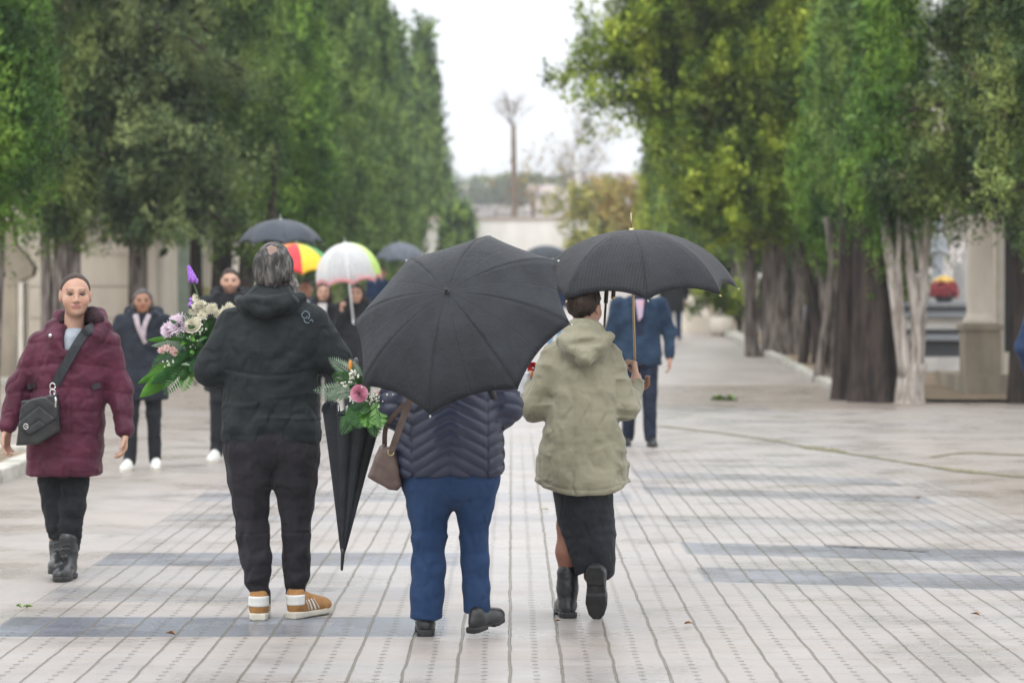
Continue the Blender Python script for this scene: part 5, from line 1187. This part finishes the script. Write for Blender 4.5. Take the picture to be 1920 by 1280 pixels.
def umbrella(label, apex, axis, Rr, depth, mats, n=8, roll=0, phi=66, shaft=.82, tip=.06, shaft_m=steel, handle='hook', handle_m=wood, tip_m=None, pal=None, scallop=.09, rim=None, ground=None, name='umbrella', hflip=1, hrot=0, shaft_r=.006):
    """axis points from the hand up through the apex"""
    apex = np.array(apex, float); B = frame_from(axis, roll); ph = R(phi)
    foot = apex-B[:,2]*shaft
    t = thing(name, label, 'umbrella', tuple(foot))
    O = apex-foot
    G = lambda P: np.asarray(P, float)@B.T+O
    nr, nu = 14, 10; V = []; UV = []; F = []; mi = []
    def ribp(a, s): return np.array([Rr*sin(s*ph)/sin(ph)*cos(a), Rr*sin(s*ph)/sin(ph)*sin(a), -depth*(1-cos(s*ph))/(1-cos(ph))])
    for p in range(n):
        a0, a1 = 2*pi*p/n, 2*pi*(p+1)/n; o = len(V)
        for i in range(nr+1):
            for j in range(nu+1):
                u = j/nu; s = i/nr*(1-scallop*4*u*(1-u)*(i/nr)**1.5)
                q = ribp(a0,s)*(1-u)+ribp(a1,s)*u; w = 4*u*(1-u)
                q = q*(1-.022*w*(i/nr)*(1-.3*(i/nr)))
                V.append(q); UV.append(((u-.5)*2*Rr*sin(pi/n)*sin(s*ph)/sin(ph), s))
        for i in range(nr):
            for j in range(nu):
                F.append((o+i*(nu+1)+j, o+(i+1)*(nu+1)+j, o+(i+1)*(nu+1)+j+1, o+i*(nu+1)+j+1)); mi.append((pal[p] if pal else 0) if not (rim is not None and i >= nr*rim[0] and i < nr*rim[1]) else rim[2])
    can = mk('canopy', G(V), np.array(F), mats, t, True, None, UV, mi)
    so_ = can.modifiers.new('thickness', 'SOLIDIFY'); so_.thickness = .0016; so_.offset = 0
    for p in range(n):
        a = 2*pi*p/n; mb = MB().tube(G([ribp(a,s)-np.array([0,0,.004]) for s in np.linspace(.03,1,12)]), .0022, 5); e = ribp(a,1.0)
        mb.tube(G([e-np.array([0,0,.004]), e*np.array([1.02,1.02,1.03])]), .0042, 6)
        rb = mb.build('rib', steel if shaft_m is not brass else brass, t)
        MB().tube(G([ribp(a,.52)-np.array([0,0,.008]), (0,0,-depth*.95)]), .0018, 4).build('stretcher', steel, rb)
    MB().tube(G([(0,0,-.005),(0,0,-shaft)]), shaft_r, 10).build('shaft', shaft_m, t)
    MB().tube(G([(0,0,-depth*.90),(0,0,-depth*1.0)]), .013, 10).build('runner', blackp, t)
    tp = MB().tube(G([(0,0,-.008),(0,0,.006),(0,0,.009)]), [.018,.012,.007], 10); tp.tube(G([(0,0,.004),(0,0,tip*.5),(0,0,tip)]), [.0045,.003,.002] if tip > .03 else [.01,.008,.006], 8); tp.build('ferrule', tip_m or shaft_m, t)
    Hr = rotm(hrot)
    if handle == 'hook': MB().tube(G((hook(flip=hflip)@Hr.T)+np.array([0,0,-shaft+.06])), .0115, 10).build('handle', handle_m, t)
    else: MB().tube(G([(0,0,-shaft+.06),(0,0,-shaft+.03),(0,0,-shaft-.04),(0,0,-shaft-.06)]), [.012,.016,.016,.01], 10).build('handle', handle_m, t)
    return t, G, O, foot
ub = umb_mat('black_polyester', (.013,.0145,.018), (.021,.0235,.028))
up = umb_mat('black_pinstripe', (.013,.0138,.017), (.020,.021,.025), (.038,.038,.042))
ug = umb_mat('dark_grey_polyester', (.045,.052,.065), (.065,.075,.09))
ugl = umb_mat('grey_polyester', (.10,.115,.14), (.15,.17,.20))
# the tilted umbrella in the foreground
Yf = 11.25
umbrella('large black eight-panel umbrella tilted back, its top turned to the viewer, in the centre', (wx(838,Yf),Yf,wz(548,Yf)), (-.274,-.708,.651), .499, .20, [ub], 8, R(13.8), 58, .66, .022, blackp, 'knob', blackp, blackp, scallop=.05)
# the raised pin-striped umbrella
Yp = 12.90; hx = .012
umbrella('black pinstriped umbrella with brass shaft and wooden handle raised over the green parka', (wx(1184,Yp),Yp,wz(431,Yp)), (-.03,-.075,1.0), .512, .30, [up], 8, R(-85), 72, .70, .085, brass, 'hook', wood, brass, scallop=.07, hflip=1, hrot=R(78))
# smaller ones behind
umbrella('dark grey open umbrella above the head of the man in the black jacket', (wx(526,25.3),25.3,wz(411,25.3)), (0,-.03,1), .405, .235, [ug], 8, .2, 74, .80, .05, steel, 'hook', blackp)
pal_m = [M('red_nylon', (.60,.022,.03), (.68,.04,.05), 6, .6), M('yellow_nylon', (.80,.50,.02), (.85,.58,.05), 6, .6), M('green_nylon', (.06,.30,.08), rough=.6), M('blue_nylon', (.03,.13,.42), rough=.6), M('orange_nylon', (.75,.22,.02), rough=.6)]
umbrella('red and yellow panelled umbrella partly behind the balding man\'s head', (wx(556,31.2),31.2,wz(457,31.2)), (.05,-.1,1), .46, .32, pal_m, 8, R(15), 80, .80, .04, steel, 'hook', blackp, pal=[3,2,4,0,4,0,1,2])
def clear_mat():
    m, nt, p, out = newmat('clear_vinyl'); p.inputs['Base Color'].default_value = (.80,.80,.82,1); p.inputs['Roughness'].default_value = .18
    tr = NN(nt, 'ShaderNodeBsdfTransparent'); mx = NN(nt, 'ShaderNodeMixShader')
    g = NN(nt, 'ShaderNodeTexCoord').outputs['Object']
    lw = NN(nt, 'ShaderNodeLayerWeight'); lw.inputs['Blend'].default_value = .35
    f = mth(nt, 'ADD', .16, mth(nt, 'ADD', mth(nt, 'MULTIPLY', lw.outputs['Facing'], .35), mth(nt, 'MULTIPLY', noise(nt, g, 5, 4), .25)), clamp=True)
    nt.links.new(f, mx.inputs[0]); nt.links.new(tr.outputs[0], mx.inputs[1]); nt.links.new(p.outputs[0], mx.inputs[2]); nt.links.new(mx.outputs[0], out.inputs['Surface']); return m
pinkv = M('pink_trim', (.72,.30,.32), (.70,.36,.38), 20, .3); greenv = M('lime_trim', (.42,.62,.10), (.5,.68,.18), 20, .3)
cl_m = [clear_mat(), pinkv, greenv]
umbrella('transparent dome umbrella with pink edging and a lime panel, shared by two people', (wx(647,30.0),30.0,wz(455,30.0)), (-.10,-.08,1), .37, .46, cl_m, 8, R(10), 97, .86, .06, whitep, 'hook', whitep, whitep, pal=[2,0,0,0,0,0,0,2], scallop=.055, rim=(.90,.97,1), shaft_r=.013)
umbrella('small grey umbrella held by the person in navy in front of the cypresses', (wx(751,50),50,wz(455,50)), (.02,-.12,1), .48, .33, [ugl], 8, .3, 76, .85, .05, steel, 'hook', blackp)
umbrella('dark blue-grey umbrella top showing between the two large black umbrellas', (wx(1023,55),55,wz(460,55)), (0,-.05,1), .56, .32, [ug], 8, .1, 70, .85, .04, steel, 'hook', blackp)

# ---- furled umbrellas
def furled(label, top, tip, rt, mat, open_=.5, handle_m=blackp, seed=0, flat=.6, hook_up=.2, hflip=-1, hrot=0, spike=.08, metal=steel, hr=.03):
    top = np.array(top, float); tip = np.array(tip, float); ax = tip-top; Lh = np.linalg.norm(ax); B = frame_from(-ax)
    t = thing('closed_umbrella', label, 'umbrella', tuple(tip))
    G = lambda P: np.asarray(P, float)@B.T+(top-tip)
    V = []; n = 64; m = 26; r = np.random.default_rng(seed); php = r.random(8)*.5
    for i in range(m+1):
        s = i/m; z = -s*(Lh-spike)
        for a in range(n):
            q = 2*pi*a/n; pl = abs(sin(4*q+.5*sin(q)+php[0]))**.6; sag = .018*sin(8*q+1)*(1-s)**3
            rad = (rt*(1-s)**.92+.010)*(.62+.42*pl*(1-.45*s))
            V.append((rad*cos(q), rad*flat*sin(q), z+sag-.03*pl*(s < .02)))
    F = [(i*n+a, i*n+(a+1)%n, (i+1)*n+(a+1)%n, (i+1)*n+a) for i in range(m) for a in range(n)]
    F.append(tuple(m*n+a for a in range(n)))
    c = mk('canopy', G(V), F, mat, t); so_ = c.modifiers.new('thickness', 'SOLIDIFY'); so_.thickness = .002; so_.offset = -1
    MB().tube(G([(0,0,hook_up),(0,0,-Lh+spike)]), .006, 8).build('shaft', metal, t)
    MB().tube(G([(0,0,-Lh+spike+.02),(0,0,-Lh+spike-.005),(0,0,-Lh+.004),(0,0,-Lh)]), [.013,.009,.006,.003], 10).build('ferrule', metal if metal is not steel else blackp, t)
    P = hook(hr, .01, hflip)@rotm(hrot).T; P = P*np.array([1,1,-1])+np.array([0,0,hook_up-.02])
    h_ = MB().tube(G(P), .0105, 10).build('handle', handle_m, t)
    e = G([P[-1]])[0]; MB().ball(e, .012).build('end_cap', brass, h_)
    for k in range(8):
        a = 2*pi*(k+.5)/8; MB().tube(G([(rt*.55*cos(a),rt*.55*flat*sin(a),-.01),(.012*cos(a),.012*sin(a),-Lh+spike+.05)]), .002, 4).build('rib', steel, t)
    return t
nq = navy_q
furled('black closed umbrella hanging point down left of the blue trousers', (nq.X+nq.x(660),nq.Y+.10,nq.z(757)), (nq.X+nq.x(638),nq.Y+.10,nq.z(1072)), .135, ub, flat=.62, hook_up=.13, seed=2, hrot=R(90))
pq = parka_q
furled('closed umbrella carried before the green parka, its black hooked handle by the ear', (pq.X+pq.x(1134),pq.Y+.15,pq.z(630)), (pq.X+pq.x(1118),pq.Y+.24,pq.z(900)), .04, ub, flat=.9, hook_up=.175, seed=4, hflip=1, metal=brass, hr=.017)

# ---- brown handbag on the navy woman's shoulder
b = thing('handbag', 'taupe brown handbag hanging from the shoulder of the navy quilted jacket', 'bag', (nq.X,nq.Y,0))
taupe = M('taupe_leather', (.085,.055,.045), (.13,.09,.075), 10, .45, .35, 80, spec=.45)
F = Fd((-.42,-.22,.62), (-.16,.14,.92), .005)
A = np.array
PB = [(nq.x(a), nq.z(c_)) for a, c_ in ((714,832),(744,838),(755,905),(747,915),(732,914),(690,889))]
def bagf(X, Y, Z):
    d = -1e3+0*X
    for (ax,az),(bx,bz) in zip(PB, PB[1:]+PB[:1]):
        l = math.hypot(bx-ax, bz-az); d = np.maximum(d, (X-ax)*-(bz-az)/l*1.0+(Z-az)*(bx-ax)/l+0*Y)
    c = np.abs(Y+.03)-.095+0*d; h = np.maximum(.03-np.abs(d-c), 0)/.03; return np.maximum(d, c)+h*h*.0075
F.put(bagf, (-.42,-.2,.62), (-.16,.14,.9), .003)
F.disp(folds(9,9,9,.004,3)); F.build('bag_body', taupe, b)
ribbon('zip_band', [(-.305,-.12,.845),(-.30,-.03,.855),(-.305,.055,.845)], .012, .006, M('zip', (.35,.33,.31), rough=.35, metal=.8), b, (0,0,1))
sx = [(-.26,-.13,.83),(-.235,-.165,.90),(-.21,-.17,.97),(-.18,-.165,1.05),(-.15,-.13,1.2),(-.14,-.02,1.34)]
ribbon('strap', [(x, min(y, surf(navy_j,x,z)-.006) if z < 1.25 else y, z) for x, y, z in sx], .03, .006, taupe, b)
ribbon('strap', [(-.30,.05,.83),(-.29,.0,.93),(-.24,-.13,1.0),(-.2,-.165,1.04)], .022, .005, taupe, b)
for p in ((-.262,-.132,.826),(-.30,.05,.826)): MB().tube([A(p)+[.014*cos(a),0,.014*sin(a)] for a in np.linspace(0,2*pi,11)], .003, 5).build('ring', brass, b)

# ---- flowers and leaves
lg = {k: M(k, a, c_, 25, rg, spec=.45) for k, a, c_, rg in (('deep_leaf', (.018,.07,.018), (.035,.11,.03), .35), ('bright_leaf', (.06,.19,.02), (.10,.26,.035), .45), ('fern_green', (.03,.10,.025), (.055,.15,.04), .6), ('eucalyptus', (.16,.25,.17), (.28,.36,.27), .6), ('stem_green', (.05,.11,.035), (.08,.15,.05), .6))}
pet = {'purple': M('purple_petal', (.28,.10,.50), (.36,.16,.60), 40, .6), 'cream': M('cream_petal', (.80,.77,.64), (.74,.70,.54), 30, .6), 'pink': M('pink_petal', (.72,.58,.69), (.80,.70,.77), 30, .6), 'blush': M('blush_petal', (.72,.46,.44), (.78,.58,.54), 30, .6), 'rose': M('rose_petal', (.64,.24,.36), (.74,.40,.50), 30, .55), 'red': M('red_petal', (.38,.01,.02), (.46,.02,.03), 30, .5), 'white': M('white_petal', (.72,.72,.66), (.6,.6,.5), 40, .7)}
fr = np.random.default_rng(17)
def leaf(root, base, tipp, w, m, curl=.15, side=None, name='leaf'):
    base = A(base, float); tipp = A(tipp, float); d = tipp-base; L = np.linalg.norm(d); s = np.cross(d, side if side is not None else fr.normal(size=3)); s /= np.linalg.norm(s); u = np.cross(s, d/L); V = []; n = 9
    for i in range(n):
        t = i/(n-1); ww = w*sin(pi*min(1, t*.92+.08))**.8*.5+.001; p = base+d*t+u*curl*L*(t*(1-t)*1.4-.35*t*t)
        V += [p-s*ww+u*ww*.35, p, p+s*ww+u*ww*.35]
    F = [(3*i+k, 3*i+k+1, 3*i+k+4, 3*i+k+3) for i in range(n-1) for k in (0,1)]
    return mk(name, V, F, lg[m], root)
def frond(root, base, tipp, w, m='fern_green', n=18, curl=.15, side=(0,1,.2), thick=.42, name='fern_frond'):
    base = A(base, float); tipp = A(tipp, float); d = tipp-base; L = np.linalg.norm(d); s = np.cross(d, side); s /= np.linalg.norm(s); u = np.cross(s, d/L); mb = MB(); sp = []
    for i in range(n+1):
        t = i/n; p = base+d*t+u*curl*L*(t*(1-t)*1.4-.4*t*t); sp.append(p)
        if i < 1: continue
        ww = w*(sin(pi*min(1, .18+.82*t))**.75)*(1.0-.15*t)+.003
        for q in (-1,1):
            dirv = s*q*.9+d/L*.55+u*fr.normal()*.12; dirv /= np.linalg.norm(dirv); e = p+dirv*ww; k = np.cross(dirv, u); k /= np.linalg.norm(k)+1e-9; k = k*ww*thick*.3
            mb.add([p, p+dirv*ww*.45+k, e, p+dirv*ww*.45-k], [(0,1,2,3)])
    mb.tube(sp, np.linspace(.0035,.001,n+1), 4); return mb.build(name, lg[m], root, False)
def rose(root, c, rr, m, face=(0,-1,.3), layers=5, name='rose'):
    B = frame_from(face); mb = MB()
    for l in range(layers):
        k = 3+l; ra = rr*(.18+.82*l/(layers-1)); tilt = .15+.95*(l/(layers-1))
        for j in range(k):
            a = 2*pi*(j+.5*(l%2))/k+fr.normal()*.12; V = []
            for i in range(5):
                t = i/4
                for q in range(5):
                    aa = a+(q/4-.5)*2*pi/k*1.35; rad = ra*(.35+.65*t**.8)*(1 if q in (1,2,3) else .96); z = rr*(.75*t*cos(tilt)-.25*(l/(layers-1)))+.06*rr*(t**3)*(1 if q == 2 else .2)+rr*.25*(1-l/layers)
                    V.append((rad*cos(aa)*(1+.12*t*tilt), rad*sin(aa)*(1+.12*t*tilt), z))
            mb.add(A(V)@B.T+A(c), [(i*5+q, i*5+q+1, (i+1)*5+q+1, (i+1)*5+q) for i in range(4) for q in range(4)])
    return mb.build(name, pet[m], root)
def mum(root, c, rr, m, face=(0,-1,.5), n=90, name='chrysanthemum'):
    B = frame_from(face); mb = MB()
    for i in range(n):
        a = i*2.39996; t = math.sqrt((i+.5)/n); el = (1-t)*1.45+.05; d = A([cos(a)*cos(el), sin(a)*cos(el), sin(el)]); L = rr*(.6+.4*t)*(.85+.3*fr.random()); s = np.cross(d, [0,0,1.0]); s /= np.linalg.norm(s)+1e-9; w = rr*.13
        p0 = d*rr*.12; up_ = np.cross(s, d)
        mb.add(A([p0, p0+d*L*.6+s*w-up_*w*.4, p0+d*L+A([0,0,.12*rr]), p0+d*L*.6-s*w-up_*w*.4, p0+d*L*.55+up_*w*.3])@B.T+A(c), [(0,1,4),(1,2,4),(2,3,4),(3,0,4)])
    return mb.build(name, pet[m], root, False)
def sprig(root, c, n, spread, m, r_=.006, stem=True, name='flower_sprig'):
    mb = MB(); c = A(c, float)
    for _ in range(n): mb.ball(c+fr.normal(size=3)*A(spread), r_*(.7+.6*fr.random()), 6, 4)
    return mb.build(name, pet[m], root)
def stalk(root, pts, rad=.003, m='stem_green'): return MB().tube(bez(pts,5), rad, 6).build('stem', lg[m], root)
# big bouquet in the arms of the man in black
q = man_q; b = thing('flower_basket', 'basket of white, pink and purple flowers carried by the man in black', 'bouquet', (q.X,q.Y,0))
P = lambda px, py, y=.32: A([q.x(px), y, q.z(py)])
F = Fd(P(362,690)-.17, P(362,690)+.17, .008); F.loft([(q.z(712),q.x(358),.06,.32,.06),(q.z(690),q.x(358),.085,.32,.085),(q.z(655),q.x(360),.13,.32,.12)]); F.disp(folds(14,14,10,.008,4)); F.build('wrapping', M('dark_green_wrap', (.008,.035,.022), (.015,.06,.035), 8, .4), b)
stalk(b, [P(372,650,.3),P(370,600,.28),P(360,560,.27),P(346,520,.26)], .0045)
mb = MB()
for i in range(34):
    t = i/34; c_ = P(350-9*t, 527-26*t, .26); a = i*2.4; mb.ball(c_+A([cos(a),sin(a),0])*.016*(1-t*.75), (.009*(1-.5*t),.009*(1-.5*t),.015), 6, 4)
mb.build('flower_spike', pet['purple'], b)
sprig(b, P(352,566,.24), 9, (.008,.008,.014), 'purple', .009, name='flower_spike'); stalk(b, [P(368,620,.28),P(358,590,.26),P(352,566,.24)])
for px, py, n in ((372,572,26),(390,580,26),(362,582,14),(408,588,16),(418,575,18),(430,580,12)): [mum(b, P(px,py,.2)+fr.normal(size=3)*A([.016,.014,.014]), .026, 'cream', fr.normal(size=3)*.5+A([0,-.9,.5]), 34, 'white_flower') for _ in range(max(3,n//5))]
sprig(b, P(410,601,.16), 10, (.012,.01,.012), 'white', .008, name='white_flowers')
mum(b, P(326,612,.20), .058, 'pink', (-.2,-.8,.6)); mum(b, P(305,622,.24), .042, 'pink', (-.6,-.7,.2)); rose(b, P(352,612,.18), .04, 'cream', (-.1,-.9,.5))
for px, py in ((293,660),(303,655),(314,659),(318,664)): mum(b, P(px,py,.20), .022, 'blush', (-.2,-1,.3), 26, 'carnation')
for px, py in ((306,682),(345,634),(352,648),(365,625),(378,612)): sprig(b, P(px,py,.17), 9, (.014,.012,.014), 'white', .005)
for a_, c_, w, m in (((380,660,.25),(392,592,.12),.075,'deep_leaf'),((395,650,.24),(415,598,.14),.085,'deep_leaf'),((385,640,.24),(430,585,.2),.07,'eucalyptus'),((370,660,.2),(410,628,.10),.06,'deep_leaf'),((350,680,.22),(340,630,.1),.05,'deep_leaf'),((360,670,.2),(372,640,.08),.05,'fern_green'),
    ((340,650,.26),(272,650,.2),.035,'eucalyptus'),((330,640,.26),(262,640,.22),.03,'bright_leaf'),((345,672,.25),(300,640,.2),.04,'eucalyptus'),((335,690,.25),(252,748,.14),.085,'bright_leaf'),((345,690,.22),(275,722,.12),.065,'deep_leaf'),((330,685,.25),(246,722,.2),.05,'bright_leaf'),
    ((350,665,.2),(318,690,.1),.045,'deep_leaf'),((375,665,.2),(350,700,.1),.05,'deep_leaf'),((372,640,.2),(345,610,.15),.04,'fern_green'),((360,640,.2),(310,600,.16),.035,'fern_green'),((355,690,.2),(330,715,.12),.05,'fern_green')):
    leaf(b, P(*a_), P(*c_), w, m, .12, side=(fr.normal()*.3,1,.3))
for a_, c_, w, m in (((345,680,.22),(300,745,.12),.05,'fern_green'),((350,690,.2),(335,738,.12),.045,'bright_leaf'),((330,660,.22),(275,690,.16),.05,'fern_green'),((320,690,.2),(268,708,.14),.05,'bright_leaf'),((360,640,.2),(335,585,.16),.045,'fern_green'),((365,650,.2),(320,630,.1),.04,'fern_green'),((372,640,.2),(395,600,.1),.04,'fern_green')):
    frond(b, P(*a_), P(*c_), w, m, 14)
for _ in range(26):
    p0 = P(335+55*fr.random(), 615+75*fr.random(), .15+.1*fr.random()); d = fr.normal(size=3)*A([.035,.03,.03]); leaf(b, p0, p0+d-A([.01,.03,0]), .022, ['fern_green','deep_leaf','bright_leaf','eucalyptus'][fr.integers(4)])
# smaller bouquet under the tilted umbrella
q = navy_q; b = thing('fern_bouquet', 'bouquet with one pink rose and fern fronds under the tilted black umbrella', 'bouquet', (q.X,q.Y,0))
P = lambda px, py, y=.02: A([q.x(px), y, q.z(py)])
rose(b, P(675,735,-.06), .036, 'rose', (-.05,-1,.15), 6)
for px, py in ((702,742),(712,748),(724,744),(735,749),(695,750),(744,743)): sprig(b, P(px,py,-.02), 15, (.016,.015,.010), 'white', .0045, name='white_flowers')
for px, py in ((664,694),(670,700),(649,715),(662,706),(660,745)): sprig(b, P(px,py,-.03), 8, (.008,.008,.012), 'white', .0055, name='white_flowers')
for a_, c_, w, m in (((680,735,.02),(588,728,-.02),.05,'eucalyptus'),((678,715,.02),(616,668,.0),.045,'eucalyptus'),((680,720,.02),(622,700,-.02),.05,'fern_green'),((675,725,.02),(606,745,-.01),.045,'eucalyptus'),((682,745,.0),(640,812,-.06),.055,'fern_green'),((690,748,.0),(668,800,-.07),.06,'fern_green'),((700,750,.0),(706,818,-.06),.055,'fern_green'),((695,750,.0),(690,800,-.08),.055,'bright_leaf'),((715,750,.0),(735,790,-.03),.05,'fern_green'),((685,750,-.02),(655,790,-.07),.05,'fern_green'),((705,750,-.02),(716,800,-.08),.05,'bright_leaf'),((680,725,.02),(655,670,.0),.035,'eucalyptus')):
    frond(b, P(*a_), P(*c_), w, m, 18)
for a_, c_, w, m in (((690,740,.02),(655,720,-.05),.04,'deep_leaf'),((690,735,.02),(672,700,-.03),.045,'deep_leaf'),((700,745,.0),(660,765,-.06),.05,'deep_leaf'),((700,745,.02),(725,775,-.05),.05,'deep_leaf'),((690,745,.02),(680,775,-.07),.05,'fern_green')): leaf(b, P(*a_), P(*c_), w, m, .1, side=(.2,1,.2))
stalk(b, [P(672,720,.02),P(662,695,0),P(655,678,0)], .006); MB().ball(P(657,683,0), (.010,.010,.026)).build('bud', M('orange_bud', (.55,.16,.02), (.62,.24,.04), 30, .5), b)
stalk(b, [P(700,740,.05),P(730,775,.18),P(742,790,.26)], .012)
# wrapped flowers at the parka's left arm
q = parka_q; b = thing('wrapped_flowers', 'flowers in crumpled white wrapping with a dark red rose, between the two black umbrellas', 'bouquet', (q.X,q.Y,0))
P = lambda px, py, y=.20: A([q.x(px), y, q.z(py)])
F = Fd(P(985,728)-.16, P(985,728)+.16, .007); F.chain([P(978,756),P(984,735),P(996,702)], [.02,.05,.075], .02); F.cut(lambda X,Y,Z: Z-q.z(700)); F.disp(folds(12,12,12,.014,3), folds(24,24,24,.007,5)); F.build('wrapping', M('white_cellophane', (.62,.63,.65), (.50,.51,.54), 20, .25), b)
rose(b, P(1000,692,.18), .024, 'red', (0,-1,.4)); MB().ball(P(996,706,.14), (.014,.012,.024)).build('bud', M('orange_petal', (.50,.16,.05), rough=.6), b)
leaf(b, P(990,700,.2), P(985,672,.16), .03, 'deep_leaf'); leaf(b, P(976,770,.2), P(988,789,.1), .014, 'bright_leaf'); leaf(b, P(975,750,.2), P(968,790,.14), .02, 'bright_leaf')
